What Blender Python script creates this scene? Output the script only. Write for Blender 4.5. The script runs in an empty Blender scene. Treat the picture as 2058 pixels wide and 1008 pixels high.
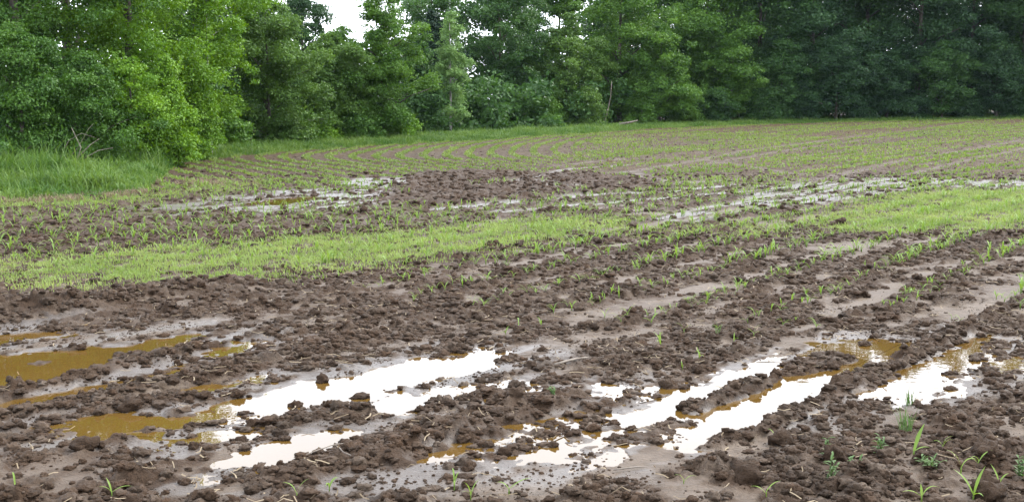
import bpy, bmesh, math, random
import numpy as np
from mathutils import Vector, noise as mnoise

random.seed(7)
RNG = np.random.default_rng(7)
scene = bpy.context.scene
COL = scene.collection

# ------------------------------------------------------------------ camera, world, sun, exposure
CAM_H = 1.8            # eye height above the field
F_PX = 2400.0          # focal length in photograph pixels (2058 wide)
CX, CY, HZ = 1029.0, 504.0, 205.0
PITCH = math.atan((CY - HZ) / F_PX)
cam_d = bpy.data.cameras.new('camera')
cam_d.sensor_width = 36.0
cam_d.lens = F_PX / 2058.0 * 36.0
cam_d.clip_end = 3000.0
cam = bpy.data.objects.new('camera', cam_d)
COL.objects.link(cam)
cam.location = (0, 0, CAM_H)
cam.rotation_euler = (math.pi / 2 - PITCH, 0, 0)
scene.camera = cam

SUN_EL, SUN_AZ = math.radians(48), math.radians(62)      # azimuth measured from +Y towards +X
world = bpy.data.worlds.new('World')
scene.world = world
world.use_nodes = True
wn, wl_ = world.node_tree.nodes, world.node_tree.links
wn.clear()
w_out = wn.new('ShaderNodeOutputWorld')
w_bg = wn.new('ShaderNodeBackground')
w_bg.inputs['Strength'].default_value = 0.078
sky = wn.new('ShaderNodeTexSky')
sky.sky_type = 'NISHITA'
sky.sun_disc = False
sky.sun_elevation = SUN_EL
sky.sun_rotation = SUN_AZ
sky.air_density, sky.dust_density = 1.0, 2.0
tc = wn.new('ShaderNodeTexCoord')
cn = wn.new('ShaderNodeTexNoise')
cn.inputs['Scale'].default_value = 3.2
cn.inputs['Detail'].default_value = 7
cn.inputs['Roughness'].default_value = 0.55
cr = wn.new('ShaderNodeValToRGB')
cr.color_ramp.elements[0].position = 0.30
cr.color_ramp.elements[0].color = (0.80, 0.80, 0.80, 1)
cr.color_ramp.elements[1].position = 0.52
cr.color_ramp.elements[1].color = (0.97, 0.97, 0.97, 1)
mx = wn.new('ShaderNodeMix')
mx.data_type = 'RGBA'
mx.inputs[7].default_value = (10.8, 11.4, 12.4, 1)     # cloud deck
wl_.new(tc.outputs['Generated'], cn.inputs['Vector'])
wl_.new(cn.outputs['Fac'], cr.inputs['Fac'])
wl_.new(cr.outputs['Color'], mx.inputs[0])
wl_.new(sky.outputs['Color'], mx.inputs[6])
dp = wn.new('ShaderNodeVectorMath'); dp.operation = 'DOT_PRODUCT'
dp.inputs[1].default_value = (0.12, 0.95, 0.28)
mr = wn.new('ShaderNodeMapRange'); mr.interpolation_type = 'SMOOTHSTEP'
mr.inputs[1].default_value, mr.inputs[2].default_value = 0.55, 1.0
mr.inputs[3].default_value, mr.inputs[4].default_value = 1.0, 1.27
sc_ = wn.new('ShaderNodeVectorMath'); sc_.operation = 'SCALE'
wl_.new(tc.outputs['Generated'], dp.inputs[0])
wl_.new(dp.outputs['Value'], mr.inputs[0])
wl_.new(mx.outputs[2], sc_.inputs[0])
wl_.new(mr.outputs[0], sc_.inputs['Scale'])
wl_.new(sc_.outputs[0], w_bg.inputs['Color'])
wl_.new(w_bg.outputs['Background'], w_out.inputs['Surface'])

sun_d = bpy.data.lights.new('sun', 'SUN')
sun_d.energy = 1.5
sun_d.angle = math.radians(12)
sun_d.color = (1.0, 0.955, 0.88)
sun = bpy.data.objects.new('sun', sun_d)
COL.objects.link(sun)
sd = Vector((math.sin(SUN_AZ) * math.cos(SUN_EL), math.cos(SUN_AZ) * math.cos(SUN_EL), math.sin(SUN_EL)))
sun.rotation_euler = (-sd).to_track_quat('-Z', 'Y').to_euler()
sun.location = (30, 20, 60)

scene.view_settings.view_transform = 'Standard'
scene.view_settings.look = 'None'
scene.view_settings.gamma = 1.0
scene.view_settings.exposure = 1.82
scene.render.resolution_x, scene.render.resolution_y = 1024, 501
scene.cycles.max_bounces = 8
scene.cycles.transparent_max_bounces = 4

# ------------------------------------------------------------------ number helpers
def sstep(a, b, x):
    t = np.clip((x - a) / (b - a), 0, 1)
    return t * t * (3 - 2 * t)

def h32(ix, iy, seed):
    h = (ix.astype(np.int64) * 374761393 + iy.astype(np.int64) * 668265263 + seed * 362437) & 0xFFFFFFFF
    h = ((h ^ (h >> 13)) * 1274126177) & 0xFFFFFFFF
    h = ((h ^ (h >> 16)) * 2246822519) & 0xFFFFFFFF
    return (h ^ (h >> 15)) & 0xFFFFFFFF

def u01(ix, iy, seed):
    return h32(ix, iy, seed).astype(np.float64) / 4294967296.0

def pnoise(x, y, seed):
    x0, y0 = np.floor(x), np.floor(y)
    fx, fy = x - x0, y - y0
    def g(dx, dy):
        a = u01(x0 + dx, y0 + dy, seed) * (2 * math.pi)
        return np.cos(a) * (fx - dx) + np.sin(a) * (fy - dy)
    ux, uy = fx * fx * fx * (fx * (fx * 6 - 15) + 10), fy * fy * fy * (fy * (fy * 6 - 15) + 10)
    n0 = g(0, 0) * (1 - ux) + g(1, 0) * ux
    n1 = g(0, 1) * (1 - ux) + g(1, 1) * ux
    return (n0 * (1 - uy) + n1 * uy) * 1.5

def fbm(x, y, s, octv, seed, gain=0.5):
    r, a, f = 0.0, 1.0, 1.0 / s
    for k in range(octv):
        r = r + a * pnoise(x * f + 13.7 * k, y * f - 7.1 * k, seed + k)
        a *= gain
        f *= 2.03
    return r

def domes(x, y, s, seed, pres):
    """height (in metres) of half-sunk lumps about s across"""
    gx, gy = x / s, y / s
    x0, y0 = np.floor(gx), np.floor(gy)
    out = np.zeros_like(x)
    for dx in (-1, 0, 1):
        for dy in (-1, 0, 1):
            cx, cy = x0 + dx, y0 + dy
            px = cx + u01(cx, cy, seed)
            py = cy + u01(cx, cy, seed + 1)
            q = u01(cx, cy, seed + 2)
            r = 0.28 + 0.5 * u01(cx, cy, seed + 3) ** 1.6
            d2 = (gx - px) ** 2 + (gy - py) ** 2
            h = np.sqrt(np.maximum(r * r - d2, 0)) * (q < pres)
            out = np.maximum(out, h)
    return out * s

# ------------------------------------------------------------------ layout: photograph pixel -> point of the field
def base_z(X, Y):
    return sstep(28, 80, Y) * np.clip(0.19 + 0.0155 * X, 0, 1.1)

def gp(px, py):
    """the field point that stands at photograph pixel (px, py)"""
    dx, dv = (px - CX) / F_PX, (CY - py) / F_PX
    dy = math.cos(PITCH) + dv * math.sin(PITCH)
    dz = -math.sin(PITCH) + dv * math.cos(PITCH)
    z = 0.0
    for _ in range(30):
        t = (CAM_H - z) / max(-dz, 1e-3)
        t = min(t, 110)
        z = 0.6 * z + 0.4 * float(base_z(np.float64(dx * t), np.float64(dy * t)))
    return (dx * t, dy * t)

def xat(px, Y):
    return (px - CX) / F_PX * (Y * math.cos(PITCH) + 0.2)

def W(pts):
    return np.array([gp(*p) for p in pts])

def sd_poly(X, Y, P, pad=1.5):
    """signed distance (positive inside); far points get -pad"""
    out = np.full(X.shape, -pad)
    m = (X > P[:, 0].min() - pad) & (X < P[:, 0].max() + pad) & (Y > P[:, 1].min() - pad) & (Y < P[:, 1].max() + pad)
    if not m.any():
        return out
    x, y = X[m], Y[m]
    d = np.full(x.shape, 1e9)
    ins = np.zeros(x.shape, bool)
    n = len(P)
    for i in range(n):
        ax, ay = P[i]
        bx, by = P[(i + 1) % n]
        ex, ey = bx - ax, by - ay
        t = np.clip(((x - ax) * ex + (y - ay) * ey) / (ex * ex + ey * ey + 1e-12), 0, 1)
        d = np.minimum(d, (x - ax - t * ex) ** 2 + (y - ay - t * ey) ** 2)
        c = (ay > y) != (by > y)
        ins ^= c & (x < (bx - ax) * (y - ay) / ((by - ay) if by != ay else 1e-12) + ax)
    d = np.sqrt(d)
    out[m] = np.maximum(np.where(ins, d, -d), -pad)
    return out

def d_line(X, Y, P, pad=1.5):
    out = np.full(X.shape, pad)
    m = (X > P[:, 0].min() - pad) & (X < P[:, 0].max() + pad) & (Y > P[:, 1].min() - pad) & (Y < P[:, 1].max() + pad)
    if not m.any():
        return out
    x, y = X[m], Y[m]
    d = np.full(x.shape, 1e9)
    for i in range(len(P) - 1):
        ax, ay = P[i]
        ex, ey = P[i + 1] - P[i]
        t = np.clip(((x - ax) * ex + (y - ay) * ey) / (ex * ex + ey * ey + 1e-12), 0, 1)
        d = np.minimum(d, (x - ax - t * ex) ** 2 + (y - ay - t * ey) ** 2)
    out[m] = np.minimum(np.sqrt(d), pad)
    return out

WATER = -0.012
PUDDLES = [
    [(-90, 714), (0, 708), (110, 700), (240, 690), (330, 672), (415, 662), (405, 678), (340, 695), (255, 710), (238, 730), (170, 752), (60, 775), (-90, 788)],
    [(-90, 678), (0, 668), (90, 660), (175, 650), (110, 668), (0, 688), (-90, 702)],
    [(-90, 818), (60, 793), (200, 765), (300, 750), (400, 738), (330, 760), (210, 785), (60, 815), (-90, 836)],
    [(130, 838), (230, 822), (330, 832), (395, 836), (370, 852), (300, 868), (200, 882), (150, 878)],
    [(340, 782), (420, 766), (500, 753), (440, 778), (360, 794)],
    [(380, 845), (430, 810), (520, 792), (590, 770), (700, 755), (780, 735), (860, 715), (960, 703), (1040, 712), (1010, 725), (940, 742), (900, 757), (800, 772), (740, 800), (640, 815), (590, 832), (520, 838), (440, 842)],
    [(745, 812), (800, 790), (900, 775), (985, 765), (960, 785), (900, 802), (820, 822), (760, 832)],
    [(400, 885), (470, 862), (600, 843), (520, 870), (430, 888)],
    [(410, 932), (470, 903), (560, 878), (660, 866), (700, 880), (650, 912), (520, 940), (440, 942)],
    [(740, 948), (800, 933), (870, 903), (945, 883), (930, 905), (860, 930), (790, 950)],
    [(1060, 925), (1110, 895), (1200, 868), (1285, 820), (1350, 788), (1410, 768), (1500, 733), (1560, 720), (1572, 735), (1500, 762), (1425, 797), (1335, 836), (1255, 868), (1205, 900), (1115, 925)],
    [(1370, 868), (1420, 836), (1500, 798), (1580, 760), (1660, 735), (1740, 712), (1835, 690), (1805, 722), (1740, 747), (1690, 777), (1630, 803), (1540, 850), (1460, 876), (1395, 886)],
    [(1722, 797), (1760, 768), (1840, 735), (1920, 693), (1965, 670), (1992, 678), (1955, 706), (1915, 748), (1900, 768), (1835, 784), (1768, 802)],
    [(420, 692), (448, 684), (480, 682), (466, 698), (432, 702)],
    [(2010, 726), (2040, 724), (2062, 738), (2020, 742)],
    [(1600, 714), (1700, 690), (1755, 688), (1650, 712)],
    [(480, 410), (600, 396), (645, 396), (565, 411)],
    [(980, 862), (1050, 846), (1075, 850), (1030, 868)],
    [(985, 800), (1010, 790), (1060, 782), (1040, 800)],
    [(1110, 800), (1200, 785), (1215, 792), (1130, 812)],
]
PUD = [W(p) for p in PUDDLES]
# ridges of thrown-up soil: line, half width, height
RIDGES = [
    ([(-120, 655), (0, 640), (120, 628), (200, 615), (290, 598), (370, 588), (470, 580)], 0.26, 0.11),
    ([(1420, 892), (1545, 860), (1650, 803), (1735, 760), (1820, 718), (1905, 682), (1990, 638), (2080, 600)], 0.10, 0.045),
    ([(1390, 818), (1500, 783), (1600, 748), (1700, 722)], 0.10, 0.03),
    ([(0, 795), (60, 780), (180, 757), (240, 735), (330, 715), (440, 690)], 0.12, 0.035),
    ([(0, 838), (120, 815), (220, 795), (330, 772), (470, 742)], 0.13, 0.035),
    ([(240, 815), (330, 805), (380, 800)], 0.15, 0.03),
    ([(560, 850), (700, 830), (880, 815), (1010, 790)], 0.12, 0.025),
    ([(560, 965), (700, 925), (830, 880), (1010, 835), (1150, 800)], 0.2, 0.04),
    ([(760, 762), (880, 748)], 0.05, 0.02),
]
RID = [(W(p), w, h) for p, w, h in RIDGES]
SILT = [   # smooth pale flats left by the water
    [(990, 930), (1200, 905), (1420, 880), (1600, 850), (1560, 900), (1300, 945), (1100, 1030), (820, 1030), (900, 960)],
    [(1880, 642), (1960, 590), (2058, 550), (2150, 555), (2150, 620), (2000, 640), (1900, 655)],
    [(40, 930), (180, 912), (230, 925), (100, 962), (0, 985), (-90, 985), (-20, 945)],
    [(1640, 905), (1720, 880), (1780, 872), (1720, 900), (1660, 915)],
    [(1880, 985), (1940, 958), (1980, 965), (1930, 1010)],
    [(1350, 985), (1420, 960), (1470, 985), (1380, 1030)],
    [(0, 700), (130, 680), (330, 652), (460, 640), (380, 662), (230, 688), (60, 706)],
    [(1500, 700), (1700, 665), (1800, 650), (1700, 690), (1560, 718)],
    [(1560, 500), (1700, 486), (1850, 482), (1790, 494), (1660, 504)],
    [(1100, 640), (1300, 600), (1400, 592), (1330, 620), (1150, 662)],
    [(1000, 690), (1200, 672), (1330, 650), (1290, 680), (1120, 712), (1030, 712)],
]
SIL = [W(p) for p in SILT]
SHEEN = [  # wet shining bands farther out
    [(180, 428), (300, 410), (480, 392), (640, 370), (800, 356), (830, 372), (770, 398), (745, 416), (600, 428), (400, 434), (260, 434)],
    [(1340, 440), (1480, 408), (1530, 372), (1700, 358), (1900, 357), (2000, 364), (2160, 362), (2160, 380), (1980, 379), (1850, 376), (1650, 411), (1480, 426), (1400, 446)],
]
SHE = [W(p) for p in SHEEN]
TRACKS = [  # wheel tracks: line, half width, wet
    ([(880, 420), (1000, 408), (1180, 392), (1330, 385), (1480, 372)], 0.24, 0.85),
    ([(1000, 425), (1200, 408), (1400, 392), (1500, 384)], 0.2, 0.85),
    ([(1340, 440), (1480, 405), (1620, 385), (1760, 366), (1810, 355)], 0.24, 0.8),
    ([(1810, 355), (1850, 345), (1960, 318), (2100, 290)], 0.2, 0.12),
    ([(960, 374), (1020, 366), (1060, 360), (1140, 340), (1290, 330)], 0.25, 0.6),
    ([(1090, 365), (1140, 378), (1180, 372)], 0.2, 1.0),
    ([(1260, 345), (1345, 368), (1500, 360)], 0.3, 0.25),
    ([(1230, 352), (1400, 322), (1500, 302), (1600, 290), (1750, 270), (1950, 247)], 0.26, 0.1),
    ([(1420, 330), (1560, 305), (1720, 283), (1900, 262)], 0.22, 0.1),
    ([(1560, 380), (1700, 348), (1800, 325), (2058, 280)], 0.22, 0.15),
    ([(1100, 335), (1250, 320), (1400, 318), (1600, 350), (1720, 352)], 0.25, 0.1),
    ([(700, 372), (740, 358), (800, 362)], 0.3, 1.0),
]
TRA = [(W(p), w, s) for p, w, s in TRACKS]
CHURN = W([(770, 372), (840, 350), (960, 342), (1100, 350), (1200, 352), (1330, 366), (1320, 378), (1180, 392), (1000, 412), (760, 418)])
WEEDS = [  # (outline, density)
    (W([(-700, 560), (-120, 566), (60, 575), (250, 580), (420, 572), (560, 560), (700, 545), (850, 530), (1000, 505), (1150, 482), (1250, 460), (1245, 436), (1130, 434), (1000, 445), (830, 462), (650, 474), (480, 486), (250, 500), (60, 518), (-120, 530), (-700, 545)]), 1.0),
    (W([(1240, 475), (1400, 478), (1560, 474), (1700, 466), (1720, 430), (1560, 440), (1400, 450), (1250, 460)]), 0.32),
    (W([(1640, 468), (1800, 470), (1900, 468), (2020, 462), (2160, 450), (2600, 420), (2600, 345), (2160, 374), (2058, 380), (1900, 382), (1780, 395), (1690, 420), (1640, 440)]), 1.0),
    (W([(360, 392), (500, 378), (520, 368), (430, 372), (330, 388), (120, 402), (0, 408), (-100, 412), (-100, 424), (60, 418), (240, 412)]), 0.8),
]
# where the field ends and the rough grass begins, by direction
EDGE_PX = [-900, -300, 0, 200, 300, 340, 372, 480, 620, 830, 1000, 1160, 1300, 1500, 1750, 2058, 2300, 2900]
EDGE_Y = [19, 21, 21.6, 22.4, 24, 31, 35.5, 40, 44.5, 50, 55, 61, 68, 74, 78, 80, 81, 84]

def edge_gap(X, Y):
    """metres past the field's far edge (negative: still field)"""
    px = CX + F_PX * X / np.maximum(Y * math.cos(PITCH) + 0.2, 0.5)
    return Y - np.interp(px, EDGE_PX, EDGE_Y) + 0.8 * pnoise(X / 3.1, Y / 3.1, 91)

ROW = 0.76
AZ = math.radians(36)
def row_phase(X, Y):
    """corn rows: run to the right in front, bend round along the wood at the far left"""
    warp = 0.10 * pnoise(X / 7, Y / 7, 51)
    u = X * math.sin(AZ) + Y * math.cos(AZ)
    near = (X * math.cos(AZ) - Y * math.sin(AZ) + 0.6 * np.sin(u / 14)) / ROW
    c = np.clip(41 - Y, 0, 7)
    g = 0.04 * c * c + 0.52 * np.clip(34 - Y, 0, 20) + 0.008 * np.clip(Y - 41, 0, 30) ** 2
    left = (X - g) / ROW
    split = X - np.interp(Y, [24, 30, 36, 45, 56, 70], [-3.5, -0.8, 1.5, 2.6, 4, 6]) + 0.8 * pnoise(X / 2, Y / 2, 52)
    far = sstep(24.5, 26, Y + 0.5 * X * 0)
    return np.where((split < 0) & (far > 0.5), left, near) + warp

def fields(X, Y, want_z=True):
    """everything the ground knows about a spot"""
    far = np.hypot(X, Y)
    wob = 0.10 * pnoise(X / 0.5, Y / 0.5, 11) + 0.06 * pnoise(X / 0.16, Y / 0.16, 12) + 0.03 * pnoise(X / 0.06, Y / 0.06, 14)
    pud = np.full(X.shape, -1.5)
    for P in PUD:
        pud = np.maximum(pud, sd_poly(X, Y, P))
    pud = pud - 0.02 + 1.1 * wob + 0.09 * pnoise(X / 0.27, Y / 0.13, 15)
    ph = row_phase(X, Y)
    crest = 0.5 + 0.5 * np.cos(2 * math.pi * ph)
    # smoothness / silt
    silt = np.full(X.shape, -1.5)
    for P in SIL:
        silt = np.maximum(silt, sd_poly(X, Y, P))
    silt = sstep(-0.18, 0.22, silt + 2.0 * wob)
    flat = silt
    u = X * math.sin(AZ) + Y * math.cos(AZ)
    v = X * math.cos(AZ) - Y * math.sin(AZ)
    strip = pnoise(u / 2.6, v / 0.5, 21) + 0.5 * pnoise(u / 0.9, v / 0.25, 22) + 0.25 * pnoise(X / 0.15, Y / 0.15, 23)
    mid = sstep(6.5, 9.5, Y) * (1 - sstep(19, 27, Y)) * sstep(-1.2, 1.6, X + 0.25 * (Y - 9))
    silt = np.maximum(silt, mid * sstep(0.0, 0.45, strip + 0.35 * (0.55 - crest) - 0.30 + 0.5 * pnoise(X / 0.45, Y / 0.45, 26)))
    silt = np.maximum(silt, (1 - mid) * sstep(0.6, 1.0, strip) * 0.7 * (1 - .6 * sstep(22, 30, Y)))
    she = np.full(X.shape, -1.5)
    for P in SHE:
        she = np.maximum(she, sd_poly(X, Y, P))
    she = sstep(-0.3, 0.4, she + 2 * wob)
    fl = pnoise(u / 1.6, v / 0.22, 31) + 0.6 * pnoise(u / 0.5, v / 0.12, 32)
    fl_w = pnoise(X / 1.3, Y / 0.5, 33)
    she = she * sstep(-0.10, 0.16, fl + 0.35 * fl_w + 0.5 * pnoise(X / .4, Y / .22, 35))
    trk = np.zeros(X.shape)
    trk_any = np.zeros(X.shape)
    for P, w, s in TRA:
        d = d_line(X, Y, P) + 0.8 * wob + 0.15 * fl * w
        m = 1 - sstep(w * 0.6, w * 1.15, d)
        trk = np.maximum(trk, m * s * sstep(-0.5, 0.1, fl))
        trk_any = np.maximum(trk_any, m)
    wet = np.maximum(she, trk)
    silt = np.maximum(silt, trk_any * (0.3 + 0.4 * sstep(-.4, .4, fl + fl_w)))
    # by open water the ground is a shining film
    shore = sstep(-0.75, -0.03, pud) * sstep(-0.35, 0.3, fl + fl_w * 0.4 + .4 * pnoise(X / .1, Y / .1, 34))
    wet = np.maximum(wet, shore * 0.9)
    churn = sstep(-0.4, 0.4, sd_poly(X, Y, CHURN) + 3 * wob)
    churn = churn * (1 - trk)
    silt = silt * (1 - churn)
    # thrown-up ridges
    rid = np.zeros(X.shape)
    rhump = np.zeros(X.shape)
    for P, w, h in RID:
        d = d_line(X, Y, P)
        e = np.exp(-(d / w) ** 2)
        rid += h * e
        rhump = np.maximum(rhump, sstep(0.35, 0.7, e))
    silt = silt * (1 - rhump)
    wet = wet * (1 - rhump)
    gap = edge_gap(X, Y)
    weed = np.zeros(X.shape)
    for P, dens in WEEDS:
        weed = np.maximum(weed, dens * sstep(-0.55, 0.95, sd_poly(X, Y, P) + 3.0 * wob + 0.12 * fl_w))
    nearw = 1 - sstep(14, 26, Y)
    patch = sstep(-0.66, -0.12, pnoise(u / 0.55, v / 0.3, 24) + 0.55 * pnoise(X / 0.14, Y / 0.14, 25) + 0.5 * rhump)
    patch = 1 - (1 - patch) * (0.35 + 0.65 * nearw) * (1 - churn)
    silt = np.maximum(silt, 0.85 * (1 - patch))
    rough = np.clip((1 - 0.92 * np.maximum(silt, wet)), 0, 1) * (1 - 0.6 * sstep(0.3, 1, weed))
    rough = np.maximum(rough, churn * 0.9)
    out = dict(pud=pud, phase=ph, crest=crest, silt=silt, wet=wet, churn=churn, rough=rough, gap=gap, weed=weed, rhump=rhump, trk=trk_any, flat=flat)
    if want_z:
        wx = X + 0.035 * pnoise(X / 0.07, Y / 0.07, 61)
        wy = Y + 0.035 * pnoise(X / 0.07, Y / 0.07, 62)
        z = 0.004 + 0.016 * pnoise(X / 1.1, Y / 1.1, 41) + 0.015 * (crest - 0.5)
        lump = 0.62 * domes(wx, wy, 0.15, 71, 0.42) + 0.66 * domes(wx, wy, 0.075, 75, 0.6) + 0.6 * domes(wx, wy, 0.038, 79, 0.6)
        big = sstep(0.0, 0.5, pnoise(X / 0.45, Y / 0.45, 44))
        z = z + rough * (lump * (0.40 + 0.50 * big) - 0.010 + 0.020 * fbm(X, Y, 0.10, 5, 45, 0.58)) + (1 - rough) * (0.0065 * fbm(X, Y, 0.16, 5, 46, .6))
        z = z - 0.008 * np.maximum(silt, wet) - 0.02 * trk_any
        z = z + rid * (1 + 0.35 * pnoise(X / 0.22, Y / 0.22, 47)) + 0.04 * churn * (1 + fbm(X, Y, 0.5, 3, 48))
        lf = sstep(27, 32, Y) * sstep(6, 1, X) * (gap < 0)
        z = z + 0.035 * lf * (crest - 0.5)
        # the bed of the puddles, a few lumps break the surface
        bed = WATER - 0.04 + 0.6 * domes(wx, wy, 0.12, 85, 0.07) + 0.6 * domes(wx, wy, 0.07, 88, 0.05)
        near_w = sstep(-0.45, -0.05, pud)
        z = z * (1 - 0.5 * near_w * (1 - .6 * rhump)) - 0.010 * near_w * (1 - rhump) * (1 - 0.6 * rough)
        ins = sstep(-0.06, 0.07, pud) * (1 - 0.2 * rhump)
        z = z * (1 - ins) + np.minimum(bed, z) * ins
        z = np.where(pud < -0.2, np.maximum(z, WATER + 0.008), z)
        past = sstep(0, 2, gap)
        z = z * (1 - 0.6 * past) + base_z(X, Y)
        # bank of the grassy verge
        z = z + 0.10 * sstep(0.5, 6, gap)
        out['z'] = z
    return out

# ------------------------------------------------------------------ mesh helpers
def np_mesh(name, verts, loops, totals, mats, attrs=None, smooth=False, mat_idx=None):
    me = bpy.data.meshes.new(name)
    n = len(verts)
    me.vertices.add(n)
    me.vertices.foreach_set('co', np.ascontiguousarray(verts, np.float32).ravel())
    me.loops.add(len(loops))
    me.loops.foreach_set('vertex_index', np.ascontiguousarray(loops, np.int32))
    me.polygons.add(len(totals))
    totals = np.ascontiguousarray(totals, np.int32)
    starts = np.concatenate([[0], np.cumsum(totals)[:-1]]).astype(np.int32)
    me.polygons.foreach_set('loop_start', starts)
    me.polygons.foreach_set('loop_total', totals)
    me.polygons.foreach_set('use_smooth', np.full(len(totals), smooth))
    if mat_idx is not None:
        me.polygons.foreach_set('material_index', np.ascontiguousarray(mat_idx, np.int32))
    for k, a in (attrs or {}).items():
        at = me.attributes.new(k, 'FLOAT', 'POINT')
        at.data.foreach_set('value', np.ascontiguousarray(a, np.float32))
    for m in mats:
        me.materials.append(m)
    me.update(calc_edges=True)
    me.validate()
    return me

def link(name, me, parent=None):
    o = bpy.data.objects.new(name, me)
    COL.objects.link(o)
    if parent is not None:
        o.parent = parent
    return o

def tag(o, label=None, cat=None, group=None, kind=None):
    if label: o['label'] = label
    if cat: o['category'] = cat
    if group: o['group'] = group
    if kind: o['kind'] = kind
    return o

def empty(name, loc):
    o = bpy.data.objects.new(name, None)
    COL.objects.link(o)
    o.location = loc
    o.empty_display_size = 0.2
    return o

class Tubes:
    """bent tapered round bars gathered into one mesh"""
    def __init__(self):
        self.v, self.f, self.n = [], [], 0
    def add(self, pts, rads, seg=7):
        pts = [Vector(p) for p in pts]
        ref = Vector((0.31, 0.93, 0.12)).normalized()
        k = len(pts)
        for i, p in enumerate(pts):
            t = (pts[min(i + 1, k - 1)] - pts[max(i - 1, 0)]).normalized()
            a = t.cross(ref)
            if a.length < 1e-3: a = t.cross(Vector((1, 0, 0)))
            a.normalize()
            b = t.cross(a)
            for s in range(seg):
                w = 2 * math.pi * s / seg
                self.v.append(p + (a * math.cos(w) + b * math.sin(w)) * rads[i])
        o = self.n
        for i in range(k - 1):
            for s in range(seg):
                s2 = (s + 1) % seg
                self.f.append((o + i * seg + s, o + i * seg + s2, o + (i + 1) * seg + s2, o + (i + 1) * seg + s))
        self.f.append(tuple(o + s for s in reversed(range(seg))))
        self.f.append(tuple(o + (k - 1) * seg + s for s in range(seg)))
        self.n += k * seg
    def mesh(self, name, mat):
        me = bpy.data.meshes.new(name)
        me.from_pydata([tuple(v) for v in self.v], [], self.f)
        for p in me.polygons: p.use_smooth = True
        me.materials.append(mat)
        return me

# ------------------------------------------------------------------ materials
def new_mat(name):
    m = bpy.data.materials.new(name)
    m.use_nodes = True
    nt = m.node_tree
    nt.nodes.clear()
    out = nt.nodes.new('ShaderNodeOutputMaterial')
    return m, nt, out

def nd(nt, kind, **kw):
    n = nt.nodes.new(kind)
    for k, v in kw.items():
        setattr(n, k, v)
    return n

def mixc(nt, fac, a, b):
    m = nd(nt, 'ShaderNodeMix', data_type='RGBA')
    for idx, val in ((0, fac), (6, a), (7, b)):
        if hasattr(val, 'is_linked') or isinstance(val, bpy.types.NodeSocket):
            nt.links.new(val, m.inputs[idx])
        else:
            m.inputs[idx].default_value = val if idx == 0 else (*val, 1)
    return m.outputs[2]

def math_n(nt, op, a, b=None, clamp=False):
    m = nd(nt, 'ShaderNodeMath', operation=op)
    m.use_clamp = clamp
    for i, v in enumerate((a, b)):
        if v is None: continue
        if isinstance(v, bpy.types.NodeSocket): nt.links.new(v, m.inputs[i])
        else: m.inputs[i].default_value = v
    return m.outputs[0]

def noise_n(nt, vec, scale, detail=4, rough=0.55):
    n = nd(nt, 'ShaderNodeTexNoise')
    n.inputs['Scale'].default_value = scale
    n.inputs['Detail'].default_value = detail
    n.inputs['Roughness'].default_value = rough
    nt.links.new(vec, n.inputs['Vector'])
    return n.outputs['Fac']

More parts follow.
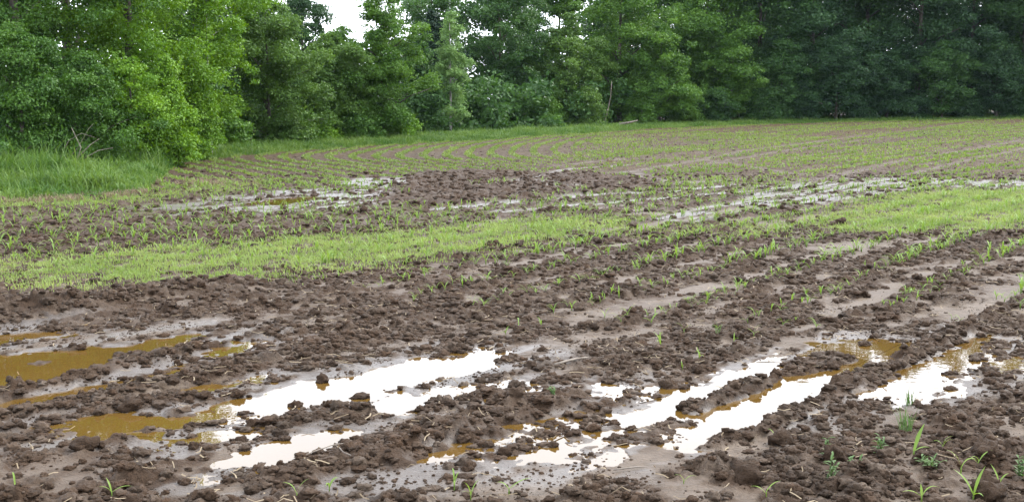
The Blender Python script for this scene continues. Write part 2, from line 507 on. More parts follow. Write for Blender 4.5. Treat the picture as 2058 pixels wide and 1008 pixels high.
def soil_material():
    m, nt, out = new_mat('soil')
    geo = nd(nt, 'ShaderNodeNewGeometry')
    pos = geo.outputs['Position']
    b = nd(nt, 'ShaderNodeBsdfPrincipled')
    silt = nd(nt, 'ShaderNodeAttribute', attribute_name='silt').outputs['Fac']
    wet = nd(nt, 'ShaderNodeAttribute', attribute_name='wet').outputs['Fac']
    n1 = noise_n(nt, pos, 1.1, 4)
    n2 = noise_n(nt, pos, 14.0, 5)
    n3 = noise_n(nt, pos, 95.0, 4, 0.65)
    r1 = nd(nt, 'ShaderNodeMapRange'); nt.links.new(n1, r1.inputs[0]); r1.inputs[1].default_value = .35; r1.inputs[2].default_value = .65
    r2 = nd(nt, 'ShaderNodeMapRange'); nt.links.new(n2, r2.inputs[0]); r2.inputs[1].default_value = .38; r2.inputs[2].default_value = .68
    dark = mixc(nt, r1.outputs[0], (0.026, 0.0168, 0.0108), (0.041, 0.0258, 0.0160))
    dark = mixc(nt, math_n(nt, 'MULTIPLY', r2.outputs[0], 0.55), dark, (0.064, 0.0425, 0.0285))
    tone = nd(nt, 'ShaderNodeAttribute', attribute_name='tone').outputs['Fac']
    tint = mixc(nt, tone, (0.70, 0.70, 0.71), (1.45, 1.36, 1.30))
    mt = nd(nt, 'ShaderNodeVectorMath', operation='MULTIPLY')
    nt.links.new(dark, mt.inputs[0]); nt.links.new(tint, mt.inputs[1])
    dark = mt.outputs[0]
    pale = mixc(nt, r2.outputs[0], (0.080, 0.058, 0.040), (0.118, 0.088, 0.064))
    pale = mixc(nt, math_n(nt, 'MULTIPLY', r1.outputs[0], 0.55), pale, (0.060, 0.042, 0.031))
    col = mixc(nt, silt, dark, pale)
    col = mixc(nt, math_n(nt, 'MULTIPLY', wet, 0.7), col, (0.070, 0.057, 0.048))
    dry = nd(nt, 'ShaderNodeAttribute', attribute_name='dry').outputs['Fac']
    col = mixc(nt, math_n(nt, 'MULTIPLY', dry, math_n(nt, 'ADD', 0.25, math_n(nt, 'MULTIPLY', r1.outputs[0], 0.5))), col, mixc(nt, r2.outputs[0], (0.046, 0.0290, 0.0095), (0.082, 0.0550, 0.0210)))
    r3 = nd(nt, 'ShaderNodeMapRange'); nt.links.new(n3, r3.inputs[0]); r3.inputs[1].default_value = .3; r3.inputs[2].default_value = .7
    r3.inputs[3].default_value = .72; r3.inputs[4].default_value = 1.25
    vm = nd(nt, 'ShaderNodeVectorMath', operation='SCALE')
    nt.links.new(col, vm.inputs[0]); nt.links.new(r3.outputs[0], vm.inputs['Scale'])
    nt.links.new(vm.outputs[0], b.inputs['Base Color'])
    ro = math_n(nt, 'SUBTRACT', 0.72, math_n(nt, 'MULTIPLY', silt, 0.14))
    ro = math_n(nt, 'SUBTRACT', ro, math_n(nt, 'MULTIPLY', wet, 0.32))
    nt.links.new(math_n(nt, 'MAXIMUM', ro, 0.16), b.inputs['Roughness'])
    b.inputs['IOR'].default_value = 1.38
    nt.links.new(math_n(nt, 'ADD', 0.16, math_n(nt, 'MULTIPLY', math_n(nt, 'MAXIMUM', math_n(nt, 'MULTIPLY', silt, .18), wet), 0.85)), b.inputs['Specular IOR Level'])
    n4 = noise_n(nt, pos, 42.0, 4, 0.6)
    bm = nd(nt, 'ShaderNodeBump')
    bm.inputs['Distance'].default_value = 0.02
    st = math_n(nt, 'SUBTRACT', 0.75, math_n(nt, 'MULTIPLY', math_n(nt, 'MAXIMUM', silt, wet), 0.45))
    nt.links.new(st, bm.inputs['Strength'])
    hsum = math_n(nt, 'ADD', n3, math_n(nt, 'ADD', math_n(nt, 'MULTIPLY', n4, 1.6), math_n(nt, 'MULTIPLY', n2, 1.2)))
    nt.links.new(hsum, bm.inputs['Height'])
    nt.links.new(bm.outputs[0], b.inputs['Normal'])
    nt.links.new(b.outputs[0], out.inputs[0])
    return m

def water_material():
    m, nt, out = new_mat('muddy_water')
    geo = nd(nt, 'ShaderNodeNewGeometry')
    b = nd(nt, 'ShaderNodeBsdfPrincipled')
    n = noise_n(nt, geo.outputs['Position'], 1.7, 3)
    c = mixc(nt, n, (0.072, 0.039, 0.008), (0.104, 0.060, 0.014))
    nt.links.new(c, b.inputs['Base Color'])
    b.inputs['Roughness'].default_value = 0.015
    b.inputs['IOR'].default_value = 1.45
    bm = nd(nt, 'ShaderNodeBump')
    bm.inputs['Strength'].default_value = 0.03
    bm.inputs['Distance'].default_value = 0.01
    nt.links.new(noise_n(nt, geo.outputs['Position'], 12.0, 2), bm.inputs['Height'])
    nt.links.new(bm.outputs[0], b.inputs['Normal'])
    nt.links.new(b.outputs[0], out.inputs[0])
    return m

def leaf_material(name, c_lo, c_hi, trans=0.33, rough=0.5):
    m, nt, out = new_mat(name)
    t = nd(nt, 'ShaderNodeAttribute', attribute_name='tint').outputs['Fac']
    c = mixc(nt, t, c_lo, c_hi)
    b = nd(nt, 'ShaderNodeBsdfPrincipled')
    b.inputs['Roughness'].default_value = rough
    b.inputs['IOR'].default_value = 1.35
    tr = nd(nt, 'ShaderNodeBsdfTranslucent')
    hs = nd(nt, 'ShaderNodeHueSaturation')
    hs.inputs['Hue'].default_value = 0.485
    hs.inputs['Saturation'].default_value = 1.1
    hs.inputs['Value'].default_value = 1.25
    nt.links.new(c, hs.inputs['Color'])
    nt.links.new(c, b.inputs['Base Color'])
    nt.links.new(hs.outputs[0], tr.inputs['Color'])
    mx = nd(nt, 'ShaderNodeMixShader')
    mx.inputs[0].default_value = trans
    nt.links.new(b.outputs[0], mx.inputs[1])
    nt.links.new(tr.outputs[0], mx.inputs[2])
    nt.links.new(mx.outputs[0], out.inputs[0])
    return m

def bark_material(name, a, b_, scale=9.0):
    m, nt, out = new_mat(name)
    tcn = nd(nt, 'ShaderNodeTexCoord')
    mp = nd(nt, 'ShaderNodeMapping')
    mp.inputs['Scale'].default_value = (1, 1, 0.35)
    nt.links.new(tcn.outputs['Object'], mp.inputs['Vector'])
    b = nd(nt, 'ShaderNodeBsdfPrincipled')
    n = noise_n(nt, mp.outputs[0], scale, 5)
    r = nd(nt, 'ShaderNodeMapRange'); nt.links.new(n, r.inputs[0]); r.inputs[1].default_value = .42; r.inputs[2].default_value = .6
    nt.links.new(mixc(nt, r.outputs[0], a, b_), b.inputs['Base Color'])
    b.inputs['Roughness'].default_value = 0.85
    bm = nd(nt, 'ShaderNodeBump'); bm.inputs['Strength'].default_value = 0.6
    nt.links.new(n, bm.inputs['Height']); nt.links.new(bm.outputs[0], b.inputs['Normal'])
    nt.links.new(b.outputs[0], out.inputs[0])
    return m

M_SOIL = soil_material()
M_WATER = water_material()
M_LEAF = {
    'bright': leaf_material('leaf_bright', (0.070, 0.168, 0.015), (0.156, 0.295, 0.026)),
    'mid': leaf_material('leaf_mid', (0.048, 0.122, 0.018), (0.106, 0.215, 0.030)),
    'olive': leaf_material('leaf_olive', (0.060, 0.128, 0.023), (0.108, 0.200, 0.037)),
    'deep': leaf_material('leaf_deep', (0.036, 0.098, 0.016), (0.080, 0.172, 0.026)),
    'dark': leaf_material('leaf_dark', (0.029, 0.078, 0.019), (0.060, 0.134, 0.030)),
    'blue': leaf_material('leaf_bluish', (0.022, 0.060, 0.022), (0.044, 0.100, 0.032)),
    'fir': leaf_material('needle_dark', (0.010, 0.030, 0.014), (0.020, 0.050, 0.020), 0.15),
    'birch': leaf_material('leaf_birch', (0.115, 0.215, 0.062), (0.175, 0.295, 0.088)),
}
M_BARK = bark_material('bark_brown', (0.035, 0.028, 0.022), (0.085, 0.070, 0.055))
M_BIRCH = bark_material('bark_birch', (0.45, 0.43, 0.40), (0.10, 0.09, 0.08), 5.0)
M_DEAD = bark_material('dead_wood', (0.20, 0.17, 0.14), (0.10, 0.08, 0.065), 14.0)
M_GRASS = leaf_material('tall_grass_blade', (0.052, 0.120, 0.020), (0.125, 0.205, 0.046), 0.4)
M_WEED = leaf_material('weed_blade', (0.145, 0.225, 0.052), (0.265, 0.330, 0.105), 0.4)
M_CROP = leaf_material('crop_blade', (0.100, 0.165, 0.034), (0.185, 0.255, 0.065), 0.4)
M_CORN = leaf_material('corn_leaf', (0.105, 0.200, 0.030), (0.200, 0.300, 0.060), 0.4, 0.4)
M_HERB = leaf_material('herb_leaf', (0.058, 0.120, 0.030), (0.100, 0.165, 0.058), 0.35)
M_STRAW = leaf_material('straw', (0.13, 0.095, 0.055), (0.30, 0.24, 0.16), 0.2, 0.7)

# ------------------------------------------------------------------ ground: one polar sheet round the viewer's feet
def build_ground():
    lim = math.radians(27.5)
    dense = np.linspace(-lim, lim, 900)
    wide = math.radians(62)
    m1 = np.linspace(lim, wide, 170)[1:]
    side = np.linspace(wide, math.pi * 2 - wide, 50)[1:-1]
    th = np.concatenate([dense, m1, side, 2 * math.pi - m1[::-1]])
    r = [0.3, 1.0, 1.8, 2.6, 3.3, 3.9, 4.3]
    q = 4.6
    while q < 130:
        r.append(q)
        q += q * (0.0021 if q < 16 else 0.0040 if q < 36 else 0.009)
    r += [140, 160, 190, 230, 300, 420, 650, 1000]
    r = np.array(r)
    R, T = np.meshgrid(r, th, indexing='ij')
    X, Y = (R * np.sin(T)).ravel(), (R * np.cos(T)).ravel()
    f = fields(X, Y)
    nr, nt_ = len(r), len(th)
    verts = np.stack([X, Y, f['z']], 1)
    i = np.arange(nr - 1)[:, None]
    j = np.arange(nt_)[None, :]
    j2 = (j + 1) % nt_
    a, b = i * nt_ + j, i * nt_ + j2
    c, d = (i + 1) * nt_ + j2, (i + 1) * nt_ + j
    quads = np.stack([a, d, c, b], -1).reshape(-1, 4)
    cap = np.arange(nt_)
    loops = np.concatenate([quads.ravel(), cap])
    tot = np.concatenate([np.full(len(quads), 4), [nt_]])
    me = np_mesh('field_ground', verts, loops, tot, [M_SOIL], {'silt': np.maximum(f['silt'], 0.42 * sstep(-.3, .5, pnoise(X / .23, Y / .23, 161) + .6 * pnoise(X / .07, Y / .07, 162))), 'wet': f['wet'], 'tone': np.full(len(X), .5),
         'dry': sstep(25, 36, Y) * (.75 + .5 * pnoise((X * math.sin(AZ) + Y * math.cos(AZ)) / 22, (X * math.cos(AZ) - Y * math.sin(AZ)) / 1.5, 163)) * (1 - f['wet']) * (1 - .9 * f['churn']) * (1 - .5 * f['trk'])}, smooth=True)
    tag(link('field_ground', me), kind='structure')

build_ground()

def build_puddles():
    for k, P in enumerate(PUD):
        n = len(P)
        area = 0.5 * sum(P[i][0] * P[(i + 1) % n][1] - P[(i + 1) % n][0] * P[i][1] for i in range(n))
        s = 1 if area > 0 else -1
        Q = []
        for i in range(n):
            a, b, c = P[i - 1], P[i], P[(i + 1) % n]
            n1 = np.array([b[1] - a[1], a[0] - b[0]]); n1 /= np.linalg.norm(n1) + 1e-9
            n2 = np.array([c[1] - b[1], b[0] - c[0]]); n2 /= np.linalg.norm(n2) + 1e-9
            m = n1 + n2
            m /= max(np.linalg.norm(m), 0.4)
            Q.append(b + s * m * 0.36)
        if s < 0: Q = Q[::-1]
        zz = WATER + 0.0006 * k - .004
        me = bpy.data.meshes.new('puddle_water')
        me.from_pydata([(q[0], q[1], zz) for q in Q], [], [tuple(range(n))])
        me.materials.append(M_WATER)
        tag(link('puddle_water', me), kind='structure')

build_puddles()

# ------------------------------------------------------------------ loose clods
def clod_protos(n, sub, seed):
    out = []
    for k in range(n):
        bm = bmesh.new()
        bmesh.ops.create_icosphere(bm, subdivisions=sub, radius=1.0)
        off = Vector((seed + 17.3 * k, 5.1 * k, 3.7))
        sx, sy, sz = random.uniform(.8, 1.3), random.uniform(.8, 1.25), random.uniform(.6, .95)
        for v in bm.verts:
            d = v.co.normalized()
            s = 1 + 0.5 * mnoise.noise(d * 1.5 + off) + 0.42 * mnoise.noise(d * 3.1 + off) + 0.30 * abs(mnoise.noise(d * 6 + off)) - .08
            v.co = Vector((d.x * sx, d.y * sy, d.z * sz)) * s
        bm.verts.ensure_lookup_table()
        V = np.array([v.co[:] for v in bm.verts])
        F = np.array([[v.index for v in f.verts] for f in bm.faces])
        bm.free()
        out.append((V, F))
    return out

def sector_points(n, r0, r1, lim=math.radians(25.5), margin=2.6):
    """even scatter over the field ahead, wider than the view by margin metres on both sides;
    n is the number that falls within the angle lim"""
    t = math.tan(lim)
    g = np.linspace(r0, r1, 400)
    cdf = t * (g ** 2 - r0 ** 2) + 2 * margin * (g - r0)
    n2 = int(n * cdf[-1] / (lim * (r1 ** 2 - r0 ** 2)))
    Y = np.interp(RNG.uniform(0, cdf[-1], n2), cdf, g)
    X = RNG.uniform(-1, 1, n2) * (t * Y + margin)
    return X, Y

def build_clods():
    fine, coarse, crumb = clod_protos(14, 3, 3.0), clod_protos(12, 2, 50.0), clod_protos(10, 1, 90.0)
    VV, FF, TN, SL = [], [], [], []
    base = 0
    for (n, r0, r1, smin, smax) in ((84000, 4.6, 9.5, 0.005, 0.042), (76000, 9.5, 17, 0.007, 0.045), (30000, 17, 30, 0.015, 0.07), (90000, 4.6, 10.5, 0.003, 0.011), (60000, 29, 62, 0.012, 0.045)):
        X, Y = sector_points(n, r0, r1)
        n = len(X)
        f = fields(X, Y)
        bare = (1 - .75 * f['crest']) * np.where(X < 2, .25, .8) if r0 > 25 else 1.0
        s = smin * (smax / smin) ** (RNG.uniform(0, 1, n) ** 1.9)
        clump = sstep(-0.35, 0.45, pnoise(X / 0.3, Y / 0.3, 101) + 0.5 * pnoise(X / 1.2, Y / 1.2, 102))
        p = 0.95 * np.clip(f['rough'], 0.14, 1) ** 1.4 * (0.2 + 0.8 * clump) * (1 - 0.75 * f['weed']) * (1 - .6 * f['flat']) *  (1 - sstep(0, 1, f['gap']))
        p = np.maximum(p, 0.5 * f['rhump'])
        p = np.where(f['pud'] > -0.02, np.minimum(p, .5) * 0.06, np.where(f['pud'] > -.3, p * .6, p))
        if smax < .02:
            p = np.where(f['pud'] > -.03, 0, .55 * clump)
        p = np.where((Y > 20) & (f['churn'] < 0.3), p * 0.6, p) * bare
        keep = RNG.uniform(0, 1, n) < p
        for x, y, z, sz, wt in zip(X[keep], Y[keep], f['z'][keep], s[keep], (f['pud'][keep] > -0.05)):
            px = sz / y * 1194
            V, F = random.choice(fine if px > 4.2 else coarse if px > 1.3 else crumb)
            a = random.uniform(0, 6.283)
            ca, sa = math.cos(a), math.sin(a)
            fl = -1 if random.random() < .5 else 1
            q = np.empty_like(V)
            q[:, 0] = (V[:, 0] * ca - V[:, 1] * sa) * sz + x
            q[:, 1] = (V[:, 0] * sa + V[:, 1] * ca) * sz + y
            q[:, 2] = V[:, 2] * sz * random.uniform(.5, 1.1) + z + 0.02 * sz
            VV.append(q)
            FF.append(F + base)
            base += len(V)
            TN.append(np.full(len(V), min(1, max(0, random.gauss(.5, .24)))))
            SL.append(np.full(len(V), max(0, random.gauss(.12, .22))))
    V, F = np.concatenate(VV), np.concatenate(FF)
    z0 = np.zeros(len(V))
    me = np_mesh('soil_clods', V, F.ravel(), np.full(len(F), 3), [M_SOIL], {'silt': np.concatenate(SL), 'wet': z0, 'tone': np.concatenate(TN)}, smooth=True)
    tag(link('soil_clods', me), 'loose dark brown clods of wet soil strewn over the field', 'soil', kind='stuff')
    return fine

FINE = build_clods()

# ------------------------------------------------------------------ blades
def blade_mesh(name, X, Y, Z, h, w, lean, mat, tint, droop=0.3):
    n = len(X)
    a = RNG.uniform(0, 2 * math.pi, n)
    dx, dy = np.cos(a), np.sin(a)
    sx, sy = -dy, dx
    l = lean * RNG.uniform(0.2, 1.0, n) * h
    V = np.empty((n, 5, 3))
    hw = w * 0.5
    V[:, 0] = np.stack([X - sx * hw, Y - sy * hw, Z], 1)
    V[:, 1] = np.stack([X + sx * hw, Y + sy * hw, Z], 1)
    mx_, my_ = X + dx * l * 0.35, Y + dy * l * 0.35
    V[:, 2] = np.stack([mx_ - sx * hw * .85, my_ - sy * hw * .85, Z + h * 0.6], 1)
    V[:, 3] = np.stack([mx_ + sx * hw * .85, my_ + sy * hw * .85, Z + h * 0.6], 1)
    V[:, 4] = np.stack([X + dx * l, Y + dy * l, Z + h * (1 - droop * RNG.uniform(0, 1, n))], 1)
    o = (np.arange(n) * 5)[:, None]
    loops = np.concatenate([o + 0, o + 1, o + 3, o + 2, o + 2, o + 3, o + 4], 1).ravel()
    tot = np.tile([4, 3], n)
    return np_mesh(name, V.reshape(-1, 3), loops, tot, [mat], {'tint': np.repeat(tint, 5)})

def pick(n, x0, x1, y0, y1):
    return RNG.uniform(x0, x1, n), RNG.uniform(y0, y1, n)

def build_weeds():
    # fine bright weeds in two patches of the field
    X, Y = sector_points(800000, 9.5, 28)
    f = fields(X, Y, False)
    patch = 0.13 + 0.87 * sstep(-0.5, 0.3, pnoise(X / 0.35, Y / 0.5, 111) + 0.6 * pnoise(X / 0.12, Y / 0.16, 113) + .35 * pnoise(X / 1.3, Y / 1.3, 114))
    p = f['weed'] * patch * (.75 + .25 * sstep(-7, -2.5, X)) * np.clip(1.15 - 0.03 * (Y - 10), .4, 1)
    p = np.where(f['pud'] > -0.05, 0, p)
    p = p * 1.25
    k = RNG.uniform(0, 1, len(X)) < p
    X, Y = X[k], Y[k]
    n = len(X)
    Z = fields(X, Y)['z']
    t = np.clip(0.5 + 0.5 * pnoise(X / 1.3, Y / 1.3, 112) + RNG.normal(0, .2, n), 0, 1)
    me = blade_mesh('field_weeds', X, Y, Z - 0.005, RNG.uniform(.018, .062, n) * np.where(RNG.uniform(0, 1, n) < .06, 1.7, 1), RNG.uniform(.005, .011, n), 0.9, M_WEED, t)
    tag(link('field_weeds', me), 'bright green carpet of short weeds growing in patches across the field', 'weeds', kind='stuff')

build_weeds()

def build_far_rows():
    X, Y = sector_points(1000000, 23, 90)
    f = fields(X, Y, False)
    line = sstep(0.62, 0.95, f['crest'])
    u, v = X * math.sin(AZ) + Y * math.cos(AZ), X * math.cos(AZ) - Y * math.sin(AZ)
    vig = 0.5 + 0.4 * pnoise(X / 4.5, Y / 4.5, 121) + 0.55 * pnoise(u / 26, v / 1.9, 122) + 0.35 * pnoise(u / 9, v / 0.9, 125) + 0.2 * pnoise(X / .8, Y / .8, 124)
    leftness = sstep(4, -3, X - 0.1 * (Y - 40))
    line = np.where(leftness > .5, sstep(0.62, 0.93, f['crest']), line)
    dens = line * (1.5 * leftness + 0.75 * (1 - leftness) * np.clip(2.0 * vig - .5, 0.04, 1)) + 0.07 * np.clip(vig, 0, 1) * (1 - leftness)
    p = dens * (f['gap'] < 0.2) * (1 - f['trk'] * 0.9) * (1 - sstep(.2, .7, f['churn'])) * (1 - sstep(.2, .8, f['wet'])) * (f['weed'] < 0.3)
    p = p * sstep(23, 27, Y)
    k = RNG.uniform(0, 1, len(X)) < p * 0.8
    X, Y = X[k], Y[k]
    n = len(X)
    Z = fields(X, Y)['z']
    t = np.clip(0.5 + 0.4 * pnoise(X / 3, Y / 3, 123) + RNG.normal(0, .25, n), 0, 1)
    me = blade_mesh('crop_rows', X, Y, Z - 0.01, RNG.uniform(.05, .12, n) * np.where(X < 2.5, .7, 1), RNG.uniform(.022, .05, n), 0.9, M_CROP, t)
    tag(link('crop_rows', me), 'thin green crop in curving rows over the far part of the field', 'crop', kind='stuff')

build_far_rows()

def build_grass():
    # verge at the left and the strip along the foot of the wood
    th = RNG.uniform(-math.radians(30), math.radians(30), 330000)
    px = CX + F_PX * np.tan(th) / math.cos(PITCH)
    ye = np.interp(px, EDGE_PX, EDGE_Y)
    d = RNG.uniform(-0.4, 1, len(th)) ** 1.0
    depth = np.where(px < 345, 11.0, 9.0)
    Y = ye + d * depth
    X = np.tan(th) * Y
    g = edge_gap(X, Y)
    k = g > RNG.uniform(-0.5, 0.4, len(g))
    X, Y, g = X[k], Y[k], g[k]
    k = RNG.uniform(0, 1, len(X)) < np.clip(0.35 + 0.8 * pnoise(X / 0.8, Y / 0.8, 131) + 0.4, .3, 1)
    X, Y, g = X[k], Y[k], g[k]
    n = len(X)
    Z = fields(X, Y)['z']
    lat = np.where((CX + F_PX * X / Y < 352) & (Y < 31), (352 - (CX + F_PX * X / Y)) * Y / F_PX, 99)
    lowb = (CX + F_PX * X / Y > 352)
    tall = np.clip(0.10 + 0.15 * np.minimum(g, lat * 1.3), 0.06, np.where(lowb, .26, .62)) * (1 + 0.55 * pnoise(X / 1.6, Y / 1.6, 132) + .45 * pnoise(X / .5, Y / .5, 135))
    t = np.clip(0.45 + 0.7 * pnoise(X / 1.5, Y / 1.5, 133) + RNG.normal(0, .22, n), 0, 1)
    me = blade_mesh('tall_grass', X, Y, Z - 0.01, tall * RNG.uniform(.4, 1.0, n) * np.where(RNG.uniform(0, 1, n) < .07, 1.6, 1), RNG.uniform(.012, .03, n), 1.1, M_GRASS, t, 0.35)
    tag(link('tall_grass', me), 'tall green grass on the verge and along the foot of the wood', 'grass', kind='stuff')
    # dry pale stems at the verge's rim
    n = 5200
    px = RNG.uniform(-120, 520, n)
    X = np.empty(n); Y = np.empty(n)
    ye = np.interp(px, EDGE_PX, EDGE_Y)
    ye = np.minimum(ye, 26.5)
    Y = ye + RNG.normal(-0.15, 0.35, n)
    X = (px - CX) / F_PX * Y
    k = pnoise(X / 0.9, Y / 0.6, 134) > 0.0
    X, Y = X[k], Y[k]
    Z = fields(X, Y)['z']
    n = len(X)
    me = blade_mesh('dry_grass', X, Y, Z, RNG.uniform(.03, .16, n), RNG.uniform(.006, .012, n), 1.6, M_STRAW, RNG.uniform(.0, .7, n), .6)
    tag(link('dry_grass', me), 'pale dry grass along the near rim of the left verge', 'dry grass', kind='stuff')

build_grass()

def build_straw():
    n = 9000
    X, Y = sector_points(n, 4.7, 13)
    n = len(X)
    f = fields(X, Y)
    pp = 0.25 + 0.75 * sstep(0.0, 0.6, pnoise(X / 0.6, Y / 0.6, 141))
    k = (RNG.uniform(0, 1, n) < pp * 0.55) & (f['pud'] < -0.05)
    X, Y, Z = X[k], Y[k], f['z'][k]
    n = len(X)
    a = RNG.uniform(0, 6.283, n)
    L = RNG.uniform(.02, .11, n)
    w = RNG.uniform(.0015, .004, n)
    dx, dy = np.cos(a), np.sin(a)
    V = np.empty((n, 6, 3))
    for i, s in enumerate((-.5, 0, .5)):
        bend = (0.12 * L * RNG.uniform(-1, 1, n)) if i == 1 else 0
        cx, cy = X + dx * L * s - dy * bend, Y + dy * L * s + dx * bend
        zz = Z + 0.012 + np.abs(RNG.normal(0, .010, n))
        V[:, i * 2] = np.stack([cx - dy * w, cy + dx * w, zz], 1)
        V[:, i * 2 + 1] = np.stack([cx + dy * w, cy - dx * w, zz + .002], 1)
    o = (np.arange(n) * 6)[:, None]
    loops = np.concatenate([o, o + 1, o + 3, o + 2, o + 2, o + 3, o + 5, o + 4], 1).ravel()
    me = np_mesh('straw_litter', V.reshape(-1, 3), loops, np.full(2 * n, 4), [M_STRAW], {'tint': np.repeat(RNG.uniform(0, .8, n), 6)})
    tag(link('straw_litter', me), 'broken bits of old straw and stalk lying on the mud', 'straw', kind='stuff')

build_straw()

# ------------------------------------------------------------------ corn seedlings
def leaf_strip(L, w, az, rise, arch, seg=6, z0=0.0, twist=0.0):
    V, F = [], []
    ca, sa = math.cos(az), math.sin(az)
    r, z = 0.0, z0
    for i in range(seg + 1):
        t = i / seg
        ww = w * (0.45 + 0.9 * t) if t < .35 else w * (0.765 + .1) * (1 - ((t - .35) / .65) ** 1.8)
        ww = max(ww, 0.0004)
        an = rise - arch * t ** 1.3
        px, py = -sa * ww, ca * ww
        f = ww * 0.45
        x, y = ca * r, sa * r
        V += [(x + px, y + py, z + f), (x, y, z), (x - px, y - py, z + f)]
        r += math.cos(an) * L / seg
        z += math.sin(an) * L / seg
        if i:
            o = (i - 1) * 3
            F += [(o, o + 1, o + 4, o + 3), (o + 1, o + 2, o + 5, o + 4)]
    return V, F

def seedling_parts(rng, size, nl=None):
    parts = []
    nl = nl or rng.choice((2, 3, 3, 4))
    st = size * rng.uniform(.22, .34)
    az0 = rng.uniform(0, 6.28)
    for k in range(nl):
        t = k / max(nl - 1, 1)
        az = az0 + math.pi * k + rng.uniform(-.5, .5)
        L = size * rng.uniform(.65, 1.0)
        rise = rng.uniform(.85, 1.35)
        parts.append(leaf_strip(L, size * rng.uniform(.032, .06), az, rise, rng.uniform(.9, 2.3), 6, st * (.35 + .6 * t)))
    return st, parts

def seedling_mesh(rng, size):
    st, parts = seedling_parts(rng, size)
    V, F = [], []
    tb = Tubes(); tb.add([(0, 0, -.02), (0, 0, st * .6), (0, 0, st)], [size * .03, size * .028, size * .018], 5)
    V += [tuple(v) for v in tb.v]; F += list(tb.f)
    for v, f in parts:
        o = len(V)
        V += v; F += [tuple(i + o for i in q) for q in f]
    me = bpy.data.meshes.new('corn_seedling')
    me.from_pydata(V, [], F)
    at = me.attributes.new('tint', 'FLOAT', 'POINT')
    base = rng.uniform(.2, .8)
    at.data.foreach_set('value', np.clip(np.random.default_rng(rng.randint(0, 9999)).normal(base, .12, len(V)), 0, 1).astype(np.float32))
    for p in me.polygons: p.use_smooth = True
    me.materials.append(M_CORN)
    return me

def with_tint(me, v):
    at = me.attributes.new('tint', 'FLOAT', 'POINT')
    at.data.foreach_set('value', np.full(len(me.vertices), v, np.float32))
    for p in me.polygons: p.use_smooth = True
    return me

def big_seedling(px, py, size, label, nl, seed, tint, mat=None, leaves=None, rz=0):
    rng = random.Random(seed)
    x, y = gp(px, py)
    z = float(fields(np.array([x]), np.array([y]))['z'][0])
    root = tag(empty('corn_seedling', (x, y, z)), label, 'seedling', 'corn seedlings in the foreground')
    st, parts = seedling_parts(rng, size, nl)
    if leaves:
        parts = [leaf_strip(size * a, size * b, c, d, e, 7, st * .8) for a, b, c, d, e in leaves]
    tb = Tubes(); tb.add([(0, 0, -.03), (0, 0, st * .6), (0, 0, st * .95)], [size * .028, size * .026, size * .018], 6)
    link('stem', with_tint(tb.mesh('stem', mat or M_CORN), tint), root)
    for v, f in parts:
        me = bpy.data.meshes.new('leaf')
        me.from_pydata(v, [], f)
        me.materials.append(mat or M_CORN)
        link('leaf', with_tint(me, min(1, max(0, tint + rng.uniform(-.15, .15)))), root)
    return root

BIG = [
    (1836, 926, .185, 'broad bright green corn leaf standing upright beside the tangle of straw, largest in the foreground', 2, .55, [(1.0, .085, .7, 1.15, .5), (.55, .05, 0.1, .55, .9)]),
    (1931, 952, .15, 'corn seedling with two long leaves arching outwards on the smooth wet mud', 2, .9, [(.85, .05, .1, 1.2, 2.2), (.95, .04, 2.9, 1.35, 1.3)]),
    (1966, 938, .125, 'small upright corn seedling beside the big dark clod at lower right', 3, .7, None),
    (1956, 1004, .17, 'corn seedling cut by the bottom edge at lower right, its leaves in a V', 3, .55, [(1, .07, .5, 1.25, .5), (1, .07, 2.4, 1.1, .8), (.5, .06, 5.0, .7, 1.2)]),
    (1852, 1006, .14, 'corn seedling with one flat drooping leaf at the bottom edge', 3, .9, [(.9, .05, .2, 1.1, 1.9), (.85, .05, 3.2, .7, 1.2), (.5, .06, 1.5, 1.3, .4)]),
    (2008, 978, .14, 'pale corn seedling with a long leaf lying out to the left at lower right', 3, .85, [(1.1, .035, 3.1, .35, .5), (.8, .06, 2.2, 1.2, .5), (.6, .05, .4, 1, 1)]),
    (1540, 999, .11, 'yellowish green corn seedling on the smooth mud near the middle of the bottom edge', 2, 1.0, None),
    (31, 985, .12, 'lone corn seedling at the lower left corner', 3, .6, None),
    (225, 1003, .13, 'corn seedling with a flat side leaf on the left of the bottom edge', 3, .6, [(.9, .05, .1, .6, .9), (.7, .05, 2.4, 1.2, .8), (.6, .05, 3.6, 1.0, 1.2)]),
    (597, 1006, .15, 'slender tall corn seedling below the straw beside the white puddle', 3, .5, None),
    (662, 990, .12, 'small corn seedling right of the straw at the bottom edge', 3, .5, None),
    (913, 986, .14, 'spreading corn seedling on the pale mud below the brown pool', 3, .45, None),
    (946, 1004, .11, 'short corn seedling cut by the bottom edge on the pale mud', 3, .5, None),
    (1023, 992, .14, 'corn seedling leaning to the right on the pale mud', 2, .6, [(1.0, .06, .3, .6, .6), (.6, .05, 2.8, .9, 1.4)]),
    (1374, 972, .1, 'tiny upright corn seedling right of the pale mud flat', 2, .8, None),
    (1559, 880, .11, 'thin upright corn seedling on the smooth mud below the right puddle', 2, .7, None),
    (1894, 906, .12, 'thin leaved corn seedling left of the big dark clod', 3, .6, None),
]
for k, (px, py, s, lab, nl, tint, lv) in enumerate(BIG):
    big_seedling(px, py, s * .86, lab, nl, 300 + k, tint, None, lv)

